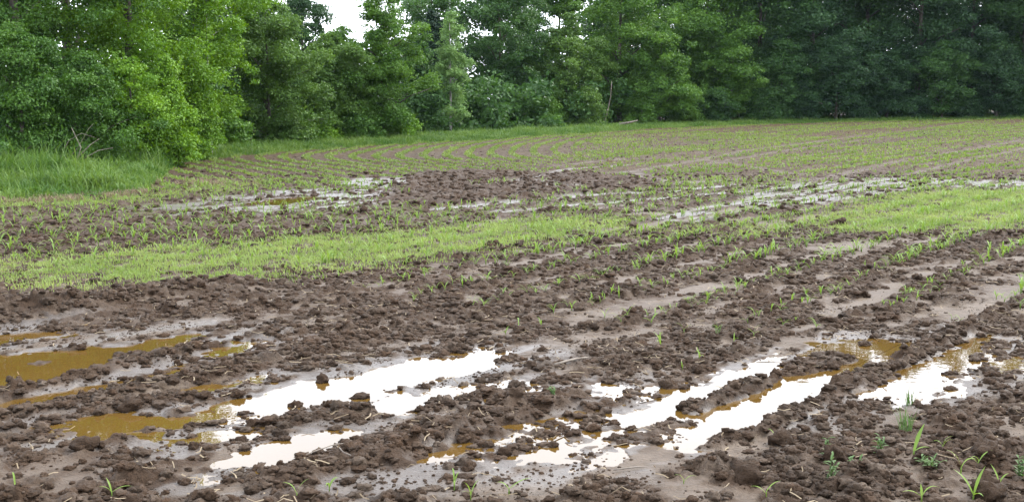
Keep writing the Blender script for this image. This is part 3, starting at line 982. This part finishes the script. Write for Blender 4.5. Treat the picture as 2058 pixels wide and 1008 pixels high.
def build_seedlings():
    rng = random.Random(11)
    protos = [seedling_mesh(rng, 1.0) for _ in range(14)]
    hand = [(1374, 668), (1442, 676), (1475, 690), (1515, 677), (1573, 654), (1599, 648), (1372, 742), (1405, 720), (1041, 658),
            (1088, 658), (1016, 670), (1248, 654), (1309, 652), (1324, 682), (1328, 700), (1930, 660), (1912, 640), (2050, 625), (1215, 640), (1640, 660)]
    pts = [gp(*h) for h in hand]
    t = np.arange(-80, 80)
    # along every row, about every 0.17 m
    n = 46000
    X, Y = sector_points(n, 7.5, 27, math.radians(24))
    n = len(X)
    f = fields(X, Y, False)
    on = np.abs(f['phase'] - np.round(f['phase']) + .08 * pnoise(X / .3, Y / .3, 152)) < 0.11
    px = CX + F_PX * X / (Y * math.cos(PITCH) + .2)
    py_ = HZ + F_PX * CAM_H / np.maximum(Y, 1)
    # rows were drowned or churned away nearest the camera
    front = np.interp(px, [0, 300, 600, 760, 900, 1200, 1500, 1800, 2058], [555, 560, 580, 600, 640, 660, 660, 640, 620])
    vis = sstep(0, 40, front - py_)
    p = np.where(X < 1.5 - .0 * Y, 1.2, 1.7) * on * vis * (f['pud'] < -0.15) * (1 - f['churn']) * (1 - .7 * f['wet']) * (f['rhump'] < .4) * (f['gap'] < -1)
    p = p * (0.6 + 0.4 * sstep(-.3, .3, pnoise(X / 1.4, Y / 1.4, 151)))
    k = RNG.uniform(0, 1, n) < p
    X, Y = X[k], Y[k]
    o = np.argsort(Y)
    got = list(pts)
    cell = {}
    for q in pts: cell.setdefault((int(q[0] / .15), int(q[1] / .15)), 1)
    for i in o:
        c = (int(X[i] / .15), int(Y[i] / .15))
        if c in cell: continue
        cell[c] = 1
        got.append((X[i], Y[i]))
    got.sort(key=lambda q: q[1] + (1000 if abs(q[0]) > .43 * q[1] else 0))   # those in view first, nearest first
    A = np.array(got)
    Z = fields(A[:, 0], A[:, 1])['z']
    N1 = 280
    lab = 'young corn seedling with narrow arching green leaves in the muddy rows'
    for i in range(min(N1, len(A))):
        o = bpy.data.objects.new('corn_seedling', random.choice(protos))
        COL.objects.link(o)
        s = random.uniform(.075, .14)
        o.location = (A[i, 0], A[i, 1], Z[i] - .003)
        o.scale = (s, s, s)
        o.rotation_euler = (random.uniform(-.15, .15), random.uniform(-.15, .15), random.uniform(0, 6.28))
        tag(o, lab, 'seedling', 'young corn seedlings in the muddy rows')
    VV, LL, TT, TI, base = [], [], [], [], 0
    cache = []
    for me in protos:
        v = np.empty(len(me.vertices) * 3, np.float32); me.vertices.foreach_get('co', v)
        l = np.empty(len(me.loops), np.int32); me.loops.foreach_get('vertex_index', l)
        tt = np.empty(len(me.polygons), np.int32); me.polygons.foreach_get('loop_total', tt)
        ti = np.empty(len(me.vertices), np.float32); me.attributes['tint'].data.foreach_get('value', ti)
        cache.append((v.reshape(-1, 3), l, tt, ti))
    for i in range(N1, len(A)):
        v, l, tt, ti = random.choice(cache)
        a, s = random.uniform(0, 6.28), random.uniform(.125, .21)
        ca, sa = math.cos(a), math.sin(a)
        q = np.stack([(v[:, 0] * ca - v[:, 1] * sa) * s + A[i, 0], (v[:, 0] * sa + v[:, 1] * ca) * s + A[i, 1], v[:, 2] * s + Z[i]], 1)
        VV.append(q); LL.append(l + base); TT.append(tt); TI.append(ti); base += len(v)
    if VV:
        me = np_mesh('seedling_rows', np.concatenate(VV), np.concatenate(LL), np.concatenate(TT), [M_CORN], {'tint': np.concatenate(TI)}, smooth=True)
        tag(link('seedling_rows', me), 'rows of small corn seedlings farther out in the field', 'seedlings', kind='stuff')
    print('seedlings', len(A))

build_seedlings()

# ------------------------------------------------------------------ weeds, stalks and odd clods of the foreground
def ground_at(px, py):
    x, y = gp(px, py)
    return x, y, float(fields(np.array([x]), np.array([y]))['z'][0])

def grass_tuft(px, py, h, n, spread, label, mat, tint, wide=.006):
    x, y, z = ground_at(px, py)
    rng = random.Random(px)
    V, F = [], []
    for k in range(n):
        v, f = leaf_strip(h * rng.uniform(.5, 1), wide * rng.uniform(.5, 1), rng.uniform(0, 6.28), rng.uniform(1.15, 1.5), rng.uniform(.1, .9), 5, -.01)
        ox, oy = rng.uniform(-spread, spread), rng.uniform(-spread, spread)
        o = len(V)
        V += [(a + ox, b + oy, c) for a, b, c in v]
        F += [tuple(i + o for i in q) for q in f]
    me = bpy.data.meshes.new('grass_tuft')
    me.from_pydata(V, [], F)
    me.materials.append(mat)
    with_tint(me, tint)
    o = link('grass_tuft', me)
    o.location = (x, y, z)
    tag(o, label, 'grass tuft')

grass_tuft(1821, 868, .20, 34, .035, 'tall loose tuft of thin grass stems in the mud at lower right', M_HERB, .7, .004)
grass_tuft(1827, 812, .13, 14, .02, 'small dark grass tuft just below the right puddle', M_HERB, .1, .005)
grass_tuft(1442, 678, .14, 9, .015, 'thin greyish grass tuft among seedlings above the long puddle', M_HERB, .6, .004)

def herb(px, py, h, nst, label, tint, seed, spread=.03):
    x, y, z = ground_at(px, py)
    rng = random.Random(seed)
    root = tag(empty('weed_plant', (x, y, z)), label, 'weed')
    tb = Tubes()
    V, F = [], []
    for s in range(nst):
        a = rng.uniform(0, 6.28)
        tip = Vector((math.cos(a) * spread * rng.uniform(.3, 1.2), math.sin(a) * spread * rng.uniform(.3, 1.2), h * rng.uniform(.6, 1)))
        b = Vector((rng.uniform(-.012, .012), rng.uniform(-.012, .012), -.015))
        tb.add([b, b.lerp(tip, .5) + Vector((0, 0, .01)), tip], [.002, .0017, .001], 5)
        for k in range(7):
            q = b.lerp(tip, .2 + .8 * k / 6)
            v, f = leaf_strip(rng.uniform(.022, .045), .007, rng.uniform(0, 6.28), rng.uniform(.2, 1.0), rng.uniform(.3, 1.2), 4, 0)
            o = len(V)
            V += [(a_ + q.x, b_ + q.y, c_ + q.z) for a_, b_, c_ in v]
            F += [tuple(i + o for i in t) for t in f]
    link('stem', with_tint(tb.mesh('stem', M_HERB), tint), root)
    me = bpy.data.meshes.new('foliage')
    me.from_pydata(V, [], F); me.materials.append(M_HERB)
    link('foliage', with_tint(me, tint), root)

herb(1770, 915, .11, 5, 'leafy green weed left of the upright broad corn leaf', .5, 1)
herb(1668, 965, .12, 4, 'bluish green weed with soft leaves right of the small corn seedling', .9, 2)
herb(1664, 918, .12, 2, 'slim weed with a leafy top on the smooth mud strip', .3, 3, .012)
herb(1712, 955, .10, 5, 'low bushy weed in front of the tangle of straw', .4, 4, .04)
herb(1868, 944, .05, 6, 'flat spreading weed right of the upright broad corn leaf', .8, 5, .07)
herb(2052, 960, .10, 5, 'leafy weed at the right edge near the bottom', .3, 6)
herb(1112, 806, .05, 3, 'tiny green weed between the white puddles', .2, 7)

def stalk(px, py, L, az, label, r=.008, name='corn_stalk', lift=.012):
    x, y, z = ground_at(px, py)
    tb = Tubes()
    d = Vector((math.cos(az), math.sin(az), 0))
    n = Vector((-d.y, d.x, 0))
    tb.add([d * (-L / 2), d * (-L / 6) + n * .012, d * (L / 6) + n * .006 + Vector((0, 0, .006)), d * (L / 2)], [r, r * 1.1, r * .9, r * .5], 8)
    o = link(name, tb.mesh(name, M_DEAD))
    o.location = (x, y, z + lift)
    tag(o, label, 'stalk')

stalk(1150, 728, .34, .75, 'pale old corn stalk lying beside the tip of the white puddle', .009)
stalk(180, 620, .2, .3, 'small bleached stalk lying on the ridge at left', .005)
stalk(1270, 944, .18, .2, 'thin dark stalk lying on the smooth mud flat', .004)
stalk(655, 925, .26, .9, 'bent straw stalk beside the white puddle near the bottom', .003)
stalk(690, 935, .2, 2.1, 'crossed straw stalk on the clods near the bottom', .003)

def odd_clod(px, py, r, label, seed, zoff=0.25):
    x, y, z = ground_at(px, py)
    V, F = FINE[seed % len(FINE)]
    z0 = np.zeros(len(V))
    me = np_mesh('soil_clod', V * r, F.ravel(), np.full(len(F), 3), [M_SOIL], {'silt': z0, 'wet': z0, 'tone': z0 + .4}, smooth=True)
    o = link('soil_clod', me)
    o.location = (x, y, max(z, WATER - .01) + zoff * r)
    o.rotation_euler = (0, 0, seed * 1.3)
    tag(o, label, 'soil clod', 'large clods of soil')

for k, (px, py, r, lab) in enumerate([
    (593, 812, .042, 'round dark clod standing alone in the white puddle'),
    (1025, 800, .06, 'large round clod in the small water at the end of the white puddle'),
    (408, 803, .05, 'round clod at the left tip of the white puddle'),
    (265, 818, .075, 'big clod at the edge of the lower brown pool'),
    (725, 795, .045, 'squat clod in the white puddle beside its near shore'),
    (648, 762, .05, 'flat dark clod on the far shore of the white puddle'),
    (1680, 925, .06, 'big crumbly clod left of the weeds at lower right'),
    (1985, 925, .08, 'big dark clod behind the upright corn seedling at lower right'),
    (1980, 980, .075, 'big dark clod behind the corn seedling at the bottom right corner'),
    (1500, 965, .075, 'broad dark clod near the middle right of the bottom edge'),
    (1990, 1000, .07, 'dark clod cut by the bottom edge at right'),
    (1690, 452, .10, 'dark clod standing on the near side of the right green patch'),
    (1570, 890, .06, 'dark clod on the smooth mud below the right puddle'),
    (170, 905, .06, 'square clod standing in the mud by the lower brown pool'),
]):
    odd_clod(px, py, r, lab, k)

# ------------------------------------------------------------------ trees
def leaf_cloud(cent, size, nl, leaf, rng, flat=0.62, tintb=None, fill=None):
    """sprays of leaves round bough centres -> verts, tint (rhombic leaves)"""
    nb = len(cent)
    b = rng.integers(0, nb, nl) if np.isscalar(size) else rng.choice(nb, nl, p=size ** 2 / np.sum(size ** 2))
    s = size if np.isscalar(size) else size[b]
    d = rng.normal(0, 1, (nl, 3))
    d /= np.linalg.norm(d, axis=1)[:, None]
    d[:, 2] = np.where(d[:, 2] < -0.25, -d[:, 2] * rng.choice([-.6, 1], nl), d[:, 2])
    rad = rng.uniform(0.15, 1, nl) ** 0.6 * np.where(rng.uniform(0, 1, nl) < .18, rng.uniform(1, 1.6, nl), 1)
    off = d * (rad * s)[:, None] * np.array([1, 1, flat])
    P = cent[b] + off
    if fill is not None:                      # loose leaves between the boughs
        zs, rs, lean, fwd = fill
        k = np.nonzero(rng.uniform(0, 1, nl) < .11)[0]
        z = rng.uniform(zs[0], zs[-1], len(k))
        r = np.interp(z, zs, rs) * rng.uniform(0, 1, len(k)) ** .6
        a = rng.uniform(0, 2 * math.pi, len(k)) + np.floor(z * 3) * 1.7
        a = a + .5 * np.sin(a * 5 + z * 4)
        P[k] = np.stack([r * np.cos(a) + lean * z, r * np.sin(a) + fwd, z], 1)
    nrm = d * .6 + np.array([0, 0, .5]) + rng.normal(0, .62, (nl, 3))
    nrm /= np.linalg.norm(nrm, axis=1)[:, None]
    t = np.cross(nrm, rng.normal(0, 1, (nl, 3)))
    t /= np.linalg.norm(t, axis=1)[:, None] + 1e-9
    q = np.cross(nrm, t)
    L = leaf * rng.uniform(.6, 1.25, nl)
    V = np.empty((nl, 4, 3))
    V[:, 0] = P - t * (L * .5)[:, None]
    V[:, 1] = P + q * (L * .34)[:, None] + nrm * (L * .10)[:, None]
    V[:, 2] = P + t * (L * .5)[:, None]
    V[:, 3] = P - q * (L * .34)[:, None] + nrm * (L * .10)[:, None]
    tb = rng.uniform(.15, .85, nb) if tintb is None else tintb
    tint = np.clip(tb[b] + rng.normal(0, .16, nl), 0, 1)
    return V.reshape(-1, 3), np.repeat(tint, 4)

PROFILES = {
    'bush': [(0.0, .75), (.15, .95), (.4, 1.0), (.7, .8), (.9, .45), (1, .1)],
    'low': [(0.09, .45), (.18, .85), (.35, 1.0), (.6, .92), (.8, .68), (.93, .35), (1, .08)],
    'oval': [(.10, .35), (.22, .75), (.42, 1.0), (.65, .9), (.85, .55), (1, .08)],
    'tall': [(.06, .45), (.18, .85), (.4, 1.0), (.7, .95), (.9, .6), (1, .1)],
    'column': [(.10, .55), (.22, .95), (.42, 1.0), (.55, .78), (.62, .5), (.74, .62), (.86, .5), (1, .1)],
    'high': [(.58, .35), (.66, .85), (.85, 1.0), (1, .5)],
    'cone': [(.03, 1.0), (.3, .85), (.6, .5), (.85, .22), (1, .03)],
}

def make_tree(name, label, px, Y, H, R, prof, mat, seed, nb=90, nl=16000, leaf=.14, bough=.62, bark=None, tr=None, group=None, lean=0.0, vis_z=None, cat='tree', limbs=22, fwd=0.0):
    rng = np.random.default_rng(seed)
    nb = int(nb * 1.5)
    x = xat(px, Y)
    z = float(base_z(np.float64(x), np.float64(Y))) + 0.10 * float(sstep(0.5, 6, np.float64(Y - np.interp(px, EDGE_PX, EDGE_Y))))
    root = tag(empty(name, (x, Y, z - .05)), label, cat, group)
    pr = PROFILES[prof]
    R = R * 1.08
    zs = np.array([p[0] for p in pr]) * H
    rs = np.array([p[1] for p in pr]) * R
    kz = np.linspace(zs[0], zs[-1], 11)                 # tiers of boughs, wider and narrower
    kr = np.interp(kz, zs, rs) * rng.uniform(.72, 1.22, 11)
    zs, rs = kz, np.maximum(kr, .12)
    # uneven outline: the crown bulges differently in each direction
    zz = rng.uniform(zs[0], zs[-1], nb * 6)
    w = np.interp(zz, zs, rs)
    zz = zz[rng.uniform(0, R, len(zz)) < w + .15 * R][:nb]
    n = len(zz)
    ang = rng.uniform(0, 2 * math.pi, n)
    fr = rng.uniform(0.08, 1, n) ** 0.55
    bul = 1 + .30 * np.sin(ang * 2 + rng.uniform(0, 6) + zz * .9) + .22 * np.sin(ang * 3 + rng.uniform(0, 6) - zz * 1.7)
    bul = bul * np.where(rng.uniform(0, 1, n) < .16, rng.uniform(1.1, 1.42, n), 1.0)
    rr = np.interp(zz, zs, rs) * fr * bul
    cent = np.stack([rr * np.cos(ang) + lean * zz, rr * np.sin(ang) + fwd, zz], 1)
    size = bough * (.32 + 1.05 * rng.uniform(0, 1, n) ** 1.5) * (.75 + .25 * np.interp(zz, zs, rs) / R)
    cent[:, 2] = np.maximum(cent[:, 2], size * .35)
    hl = bough * .5
    tintb = np.clip(rng.uniform(.15, .85, n), 0, 1)
    V, tint = leaf_cloud(cent, size, int(nl * 2.1), leaf * .72, rng, .72, tintb, (zs, rs, lean, fwd))
    V[:, 2] = np.maximum(V[:, 2], .02)
    m = len(V) // 4
    me = np_mesh('crown', V, np.arange(4 * m), np.full(m, 4), [M_LEAF[mat]], {'tint': tint})
    link('crown', me, root)
    tr = tr or (.035 + .012 * H)
    tb = Tubes()
    K = 7
    pts = [(lean * H * .92 * t + .06 * tr * 6 * math.sin(3 * t + seed), .05 * math.cos(4 * t + seed) * t, H * .92 * t) for t in np.linspace(0, 1, K)]
    tb.add(pts, [tr * (1.25 if i == 0 else 1) * (1 - .88 * i / (K - 1)) for i in range(K)], 8)
    order = rng.permutation(n)[:limbs]
    for i in order:
        c = cent[i]
        t0 = max(.08, min(.9, (c[2] - .55 * np.hypot(c[0], c[1])) / (H * .92)))
        f = t0 * (K - 1)
        a = int(min(f, K - 2))
        s = Vector(pts[a]).lerp(Vector(pts[a + 1]), f - a)
        e = Vector(c)
        mdl = s.lerp(e, .5) + Vector((0, 0, .08 * (e - s).length))
        r0 = tr * (1 - .85 * t0) * .45
        tb.add([s, mdl, e], [r0, r0 * .65, r0 * .25], 5)
    link('trunk', tb.mesh('trunk', bark or M_BARK), root)
    return root

GL = 'tall trees along the right side of the wood'
GS = 'shrubs at the foot of the wood'
T = make_tree
# --- the near clump at the left
T('broadleaf_tree', 'big spreading tree at the left edge behind the rounded bush, deep green', 40, 33.5, 11.5, 3.0, 'low', 'deep', 1, 190, 36000, .135, .62)
T('broadleaf_tree', 'big leafy tree in the left clump with bright yellowish green crown over the verge', 268, 36.5, 12.5, 2.35, 'tall', 'bright', 2, 190, 34000, .135, .58)
T('broadleaf_tree', 'tall tree standing behind the left clump between its two big trees', 150, 41, 13.5, 3.4, 'tall', 'deep', 3, 150, 30000, .16, .75)
T('broadleaf_tree', 'tall tree outside the left edge of the clump', -190, 34, 12, 3.2, 'low', 'mid', 4, 130, 22000, .17, .75)
T('shrub', 'large rounded dark green bush rising from the tall grass at the left edge', 48, 29.8, 3.5, 1.35, 'bush', 'deep', 5, 90, 20000, .105, .40, cat='shrub')
T('shrub', 'bush behind the dead branches in the left clump', 185, 31.2, 2.9, 1.0, 'bush', 'deep', 6, 80, 15000, .105, .38, cat='shrub')
T('shrub', 'bright green bush in the middle of the left clump below the leafy tree', 268, 32.5, 2.9, .85, 'bush', 'bright', 7, 80, 14000, .105, .34, cat='shrub')
T('shrub', 'bright bush at the right end of the left clump above the field corner', 335, 33.5, 3.0, .62, 'bush', 'bright', 8, 70, 12000, .105, .32, cat='shrub')
T('birch_tree', 'young birch with a white stem at the right end of the left clump', 424, 39.0, 6.5, .85, 'oval', 'bright', 9, 80, 11000, .12, .36, bark=M_BIRCH, tr=.045, fwd=.3)
T('shrub', 'yellowish green bush just left of the young white stemmed birch', 392, 37.5, 3.2, .65, 'bush', 'bright', 10, 60, 9000, .11, .34, cat='shrub')
T('broadleaf_tree', 'leafy tree behind the young birch, taller than the frame', 400, 47, 11, 2.0, 'tall', 'bright', 11, 100, 17000, .16, .58)
# --- the middle
T('broadleaf_tree', 'slim tall tree behind the young birch with loose pale top', 480, 58, 8.3, 1.7, 'oval', 'olive', 12, 80, 12000, .19, .6)
T('broadleaf_tree', 'dense rounded olive green tree right of the left clump', 540, 49.5, 5.9, 1.95, 'low', 'olive', 13, 120, 24000, .15, .5)
T('broadleaf_tree', 'dark greyish tree with pointed top behind the dense olive tree', 612, 62, 7.9, 1.75, 'oval', 'blue', 14, 80, 13000, .2, .6)
T('broadleaf_tree', 'broad olive tree between the rounded tree and the tall forked tree', 668, 53.5, 4.7, 1.75, 'low', 'olive', 15, 110, 22000, .16, .5)
T('broadleaf_tree', 'bright leafy forked tree left of the slim birch, standing under the open sky', 770, 55, 6.6, 1.6, 'tall', 'mid', 16, 110, 22000, .16, .5)
T('broadleaf_tree', 'small tree half hidden between the forked tree and the slim birch', 842, 63, 5.0, 1.1, 'oval', 'dark', 17, 60, 9000, .18, .5)
T('spruce_tree', 'dark spruce behind the slim birch', 868, 70, 6.9, 2.1, 'cone', 'fir', 18, 90, 12000, .2, .5)
T('birch_tree', 'slim pale birch with white stem standing alone before the dark trees', 905, 61.5, 6.15, 1.05, 'column', 'birch', 19, 70, 8500, .15, .36, bark=M_BIRCH, tr=.085, fwd=.35)
T('broadleaf_tree', 'tall dark tree rising behind the slim birch', 870, 78, 9.5, 2.2, 'tall', 'dark', 20, 80, 12000, .24, .75)
T('broadleaf_tree', 'large dark tree right of the slim birch', 1006, 73, 10.5, 2.75, 'tall', 'dark', 21, 110, 21000, .21, .7)
T('broadleaf_tree', 'rounded lighter tree with low top under the gap of sky', 1140, 73.5, 6.7, 1.9, 'low', 'olive', 22, 90, 17000, .2, .55)
T('broadleaf_tree', 'tall tree with dark bare lower trunk right of the sky gap', 1245, 77, 11.0, 2.4, 'tall', 'mid', 23, 110, 18000, .22, .7, tr=.2)
T('broadleaf_tree', 'low leafy tree beside the dark bare trunk', 1325, 76, 6.2, 1.8, 'low', 'mid', 24, 80, 15000, .2, .6)
T('broadleaf_tree', 'high crowned tree whose leaves hang over the gap of sky', 1122, 84, 12.5, 2.7, 'high', 'mid', 25, 90, 14000, .22, .6, tr=.14)
T('broadleaf_tree', 'narrow dark tree filling the left side of the small gap of sky', 1074, 80, 9.5, 1.35, 'tall', 'dark', 26, 70, 10000, .21, .6)
# --- the right
RIGHT = [(1420, 83, 12.5, 2.9, 'mid', 'tall tree third from the sky gap at the start of the dense right wood'),
         (1525, 85, 15.5, 3.2, 'dark', 'tall dark tree in the middle of the right wood with rounded boughs'),
         (1630, 84, 17.5, 3.2, 'blue', 'tall bluish green tree in the right wood, layered boughs'),
         (1735, 86, 17.5, 3.3, 'dark', 'tall dark tree above the long puddle in the right wood'),
         (1840, 84, 17.2, 3.3, 'blue', 'tall bluish dark tree with heavy hanging boughs in the right wood'),
         (1945, 87, 17.2, 3.3, 'blue', 'very dark tall tree next to last in the right wood'),
         (2050, 85, 17.2, 3.4, 'dark', 'tall dark tree at the right edge'),
         (2170, 86, 19.0, 3.4, 'blue', 'tall tree beyond the right edge')]
for k, (px, Y, H, R, mt, lab) in enumerate(RIGHT):
    T('broadleaf_tree', lab, px, Y, H, R, 'tall', mt, 40 + k, 150, 26000, .25, .85, group=GL, tr=.2)
LOWR = [(1470, 79.5, 5.6, 1.9, 'mid', 'low spreading tree in front of the right wood, farthest left of its low trees'),
        (1570, 80.5, 5.2, 1.8, 'dark', 'low dark tree before the middle of the right wood'),
        (1680, 80, 5.6, 1.9, 'blue', 'low bluish tree with flat layered boughs in the right wood'),
        (1780, 81.5, 4.6, 1.7, 'blue', 'low dark tree with gaps under its boughs in the right wood'),
        (1890, 81, 5.3, 1.9, 'dark', 'low tree with rounded lighter boughs near the right edge'),
        (2000, 82, 5.6, 1.9, 'blue', 'low dark tree close to the right edge'),
        (2110, 82, 5.4, 1.9, 'dark', 'low dark tree beyond the right edge')]
for k, (px, Y, H, R, mt, lab) in enumerate(LOWR):
    T('broadleaf_tree', lab, px, Y, H, R, 'oval', mt, 60 + k, 70, 13000, .2, .58, group='low trees before the right wood')
SHR = [(455, 45.5, 1.3, .8, 'mid', 'small shrub at the foot of the dense rounded olive tree'),
       (585, 49, 1.2, .8, 'olive', 'low olive shrub in the dark gap between the two olive trees'),
       (640, 52, 1.1, .7, 'bright', 'small bright shrub at the foot of the broad olive tree'),
       (715, 53.5, 1.2, .7, 'mid', 'low shrub left of the forked tree stem'),
       (800, 56, 1.4, .8, 'bright', 'bright low shrub under the right side of the forked tree'),
       (855, 61, 1.9, .9, 'dark', 'dark low shrub left of the birch stem'),
       (950, 66, 1.9, 1.0, 'dark', 'dark low shrub right of the birch stem'),
       (1030, 69, 1.9, 1.1, 'dark', 'dark shrub under the large dark tree'),
       (1095, 70, 2.0, .9, 'mid', 'green shrub at the left foot of the rounded lighter tree'),
       (1180, 72, 2.4, 1.1, 'olive', 'olive shrub at the right foot of the rounded lighter tree'),
       (1290, 75, 2.4, 1.1, 'mid', 'leafy shrub right of the leaning pale stem'),
       (1375, 77, 2.6, 1.2, 'mid', 'leafy shrub left of the low spreading tree'),
       (1440, 78, 2.2, 1.2, 'dark', 'dark shrub under the low spreading tree'),
       (1525, 79.5, 2.2, 1.1, 'dark', 'dark shrub at the pale gap in the right wood'),
       (1620, 80, 1.9, 1.2, 'blue', 'dark shrub left of the low bluish tree'),
       (1725, 81, 1.6, 1.1, 'blue', 'dark shrub right of the low bluish tree'),
       (1835, 81.5, 1.6, 1.2, 'blue', 'dark low shrub under the hanging boughs of the right wood'),
       (1945, 82, 1.7, 1.2, 'blue', 'dark low shrub near the right edge'),
       (2050, 82.5, 1.7, 1.2, 'blue', 'dark low shrub at the right edge')]
for k, (px, Y, H, R, mt, lab) in enumerate(SHR):
    T('shrub', lab, px, Y, H, R, 'bush', mt, 80 + k, 45, 5500, .17, .42, cat='shrub', group=GS, limbs=8)

def forest_mass():
    rng = np.random.default_rng(500)
    C, S = [], []
    def bank(px0, px1, Y0, Y1, H, n, sz):
        for _ in range(n):
            px, Y = rng.uniform(px0, px1), rng.uniform(Y0, Y1)
            h = np.interp(px, *H)
            C.append((xat(px, Y), Y, rng.uniform(.3, h)))
            S.append(sz * rng.uniform(.6, 1.3))
    bank(960, 1075, 82, 90, ([960, 1040, 1075], [10, 9, 5.5]), 80, 1.0)
    bank(1015, 1125, 79, 84, ([1015, 1125], [4.6, 4.6]), 110, .8)
    bank(1075, 1170, 84, 92, ([1075, 1170], [6.0, 6.6]), 60, .9)
    bank(1170, 1400, 84, 94, ([1170, 1260, 1400], [8, 10, 9.5]), 380, 1.1)
    bank(1400, 2450, 90, 104, ([1400, 1650, 2450], [13, 16, 16]), 1700, 1.3)
    bank(420, 620, 66, 76, ([420, 520, 620], [9, 7.5, 6.0]), 120, .9)
    bank(620, 830, 70, 78, ([620, 830], [4.7, 5.2]), 110, .8)
    bank(830, 960, 82, 88, ([830, 960], [9, 10]), 100, 1.0)
    bank(-500, 430, 44, 56, ([-500, 430], [12, 11]), 420, 1.0)
    for px in np.arange(-400, 2500, 9):          # undergrowth deep in the wood
        Y = np.interp(px, EDGE_PX, EDGE_Y) + (rng.uniform(9, 17) if px > 430 else rng.uniform(22, 30))
        for _ in range(3):
            C.append((xat(px, Y) + rng.uniform(-.5, .5), Y, rng.uniform(.1, 2.6)))
            S.append(rng.uniform(.5, 1.0))
    C, S = np.array(C), np.array(S)
    V, t = leaf_cloud(C, S, 420000, .29, rng, .75)
    V[:, 2] += base_z(V[:, 0], V[:, 1])
    m = len(V) // 4
    me = np_mesh('forest_depth', V, np.arange(4 * m), np.full(m, 4), [M_LEAF['dark']], {'tint': t})
    tag(link('forest_depth', me), 'dark mass of trees deep in the wood behind the front rows', 'wood', kind='stuff')

forest_mass()

# ------------------------------------------------------------------ dead wood at the wood's edge
def dead_branch(px, py_m, Y, pts, r, label, mat=M_DEAD, name='dead_branch'):
    x = xat(px, Y)
    z = float(base_z(np.float64(x), np.float64(Y))) + .2
    tb = Tubes()
    for line in pts:
        rr = [r * (1 - .7 * i / (len(line) - 1)) for i in range(len(line))]
        tb.add(line, rr, 6)
    o = link(name, tb.mesh(name, mat))
    o.location = (x, Y, z + py_m)
    tag(o, label, 'branch')

dead_branch(128, .26, 27.8, [[(-.1, 0, 0), (.15, 0, .45), (.45, 0, .62), (.75, .05, .52)], [(.1, .1, .05), (.35, .05, .3), (.62, 0, .72), (.75, 0, .85)]], .010,
            'bare grey dead branches arching out of the grass before the left bushes')
dead_branch(165, .26, 27.8, [[(-.1, 0, 0), (.0, 0, .3), (-.2, 0, .75)], [(-.05, 0, .1), (.2, .05, .35), (.42, .05, .5)]], .018,
            'thin dead twigs crossing beside the arching grey branches')
dead_branch(190, .26, 27.8, [[(-.2, 0, .05), (.1, 0, .22), (.42, .1, .28)]], .014, 'low bare twig lying over the grass right of the arching branches')
dead_branch(1212, 0, 72.5, [[(0, 0, 0), (.25, 0, .7), (.45, .1, 1.7), (.5, .1, 2.6)], [(.3, 0, .9), (-.1, .1, .4), (-.35, .1, .05)]], .05,
            'pale leaning dead stem at the edge of the wood', name='leaning_trunk')
dead_branch(1265, .02, 70, [[(-.6, 0, .02), (0, .1, .12), (.5, .1, .25)]], .09, 'pale fallen log lying in the grass at the edge of the wood', name='fallen_log')
# ------------------------------------------------------------------ a breath of damp air
def build_haze():
    m, nt, out = new_mat('damp_air')
    v = nd(nt, 'ShaderNodeVolumePrincipled')
    v.inputs['Color'].default_value = (0.62, 0.78, 1.0, 1)
    v.inputs['Density'].default_value = 0.00008
    nt.links.new(v.outputs[0], out.inputs['Volume'])
    bm = bmesh.new()
    bmesh.ops.create_cube(bm, size=1.0)
    for q in bm.verts:
        q.co = Vector((q.co.x * 2400, q.co.y * 2400, 26 if q.co.z > 0 else -2.0))
    me = bpy.data.meshes.new('haze')
    bm.to_mesh(me); bm.free()
    me.materials.append(m)
    tag(link('haze', me), 'thin damp air over the field', 'haze', kind='stuff')

build_haze()
print('done')
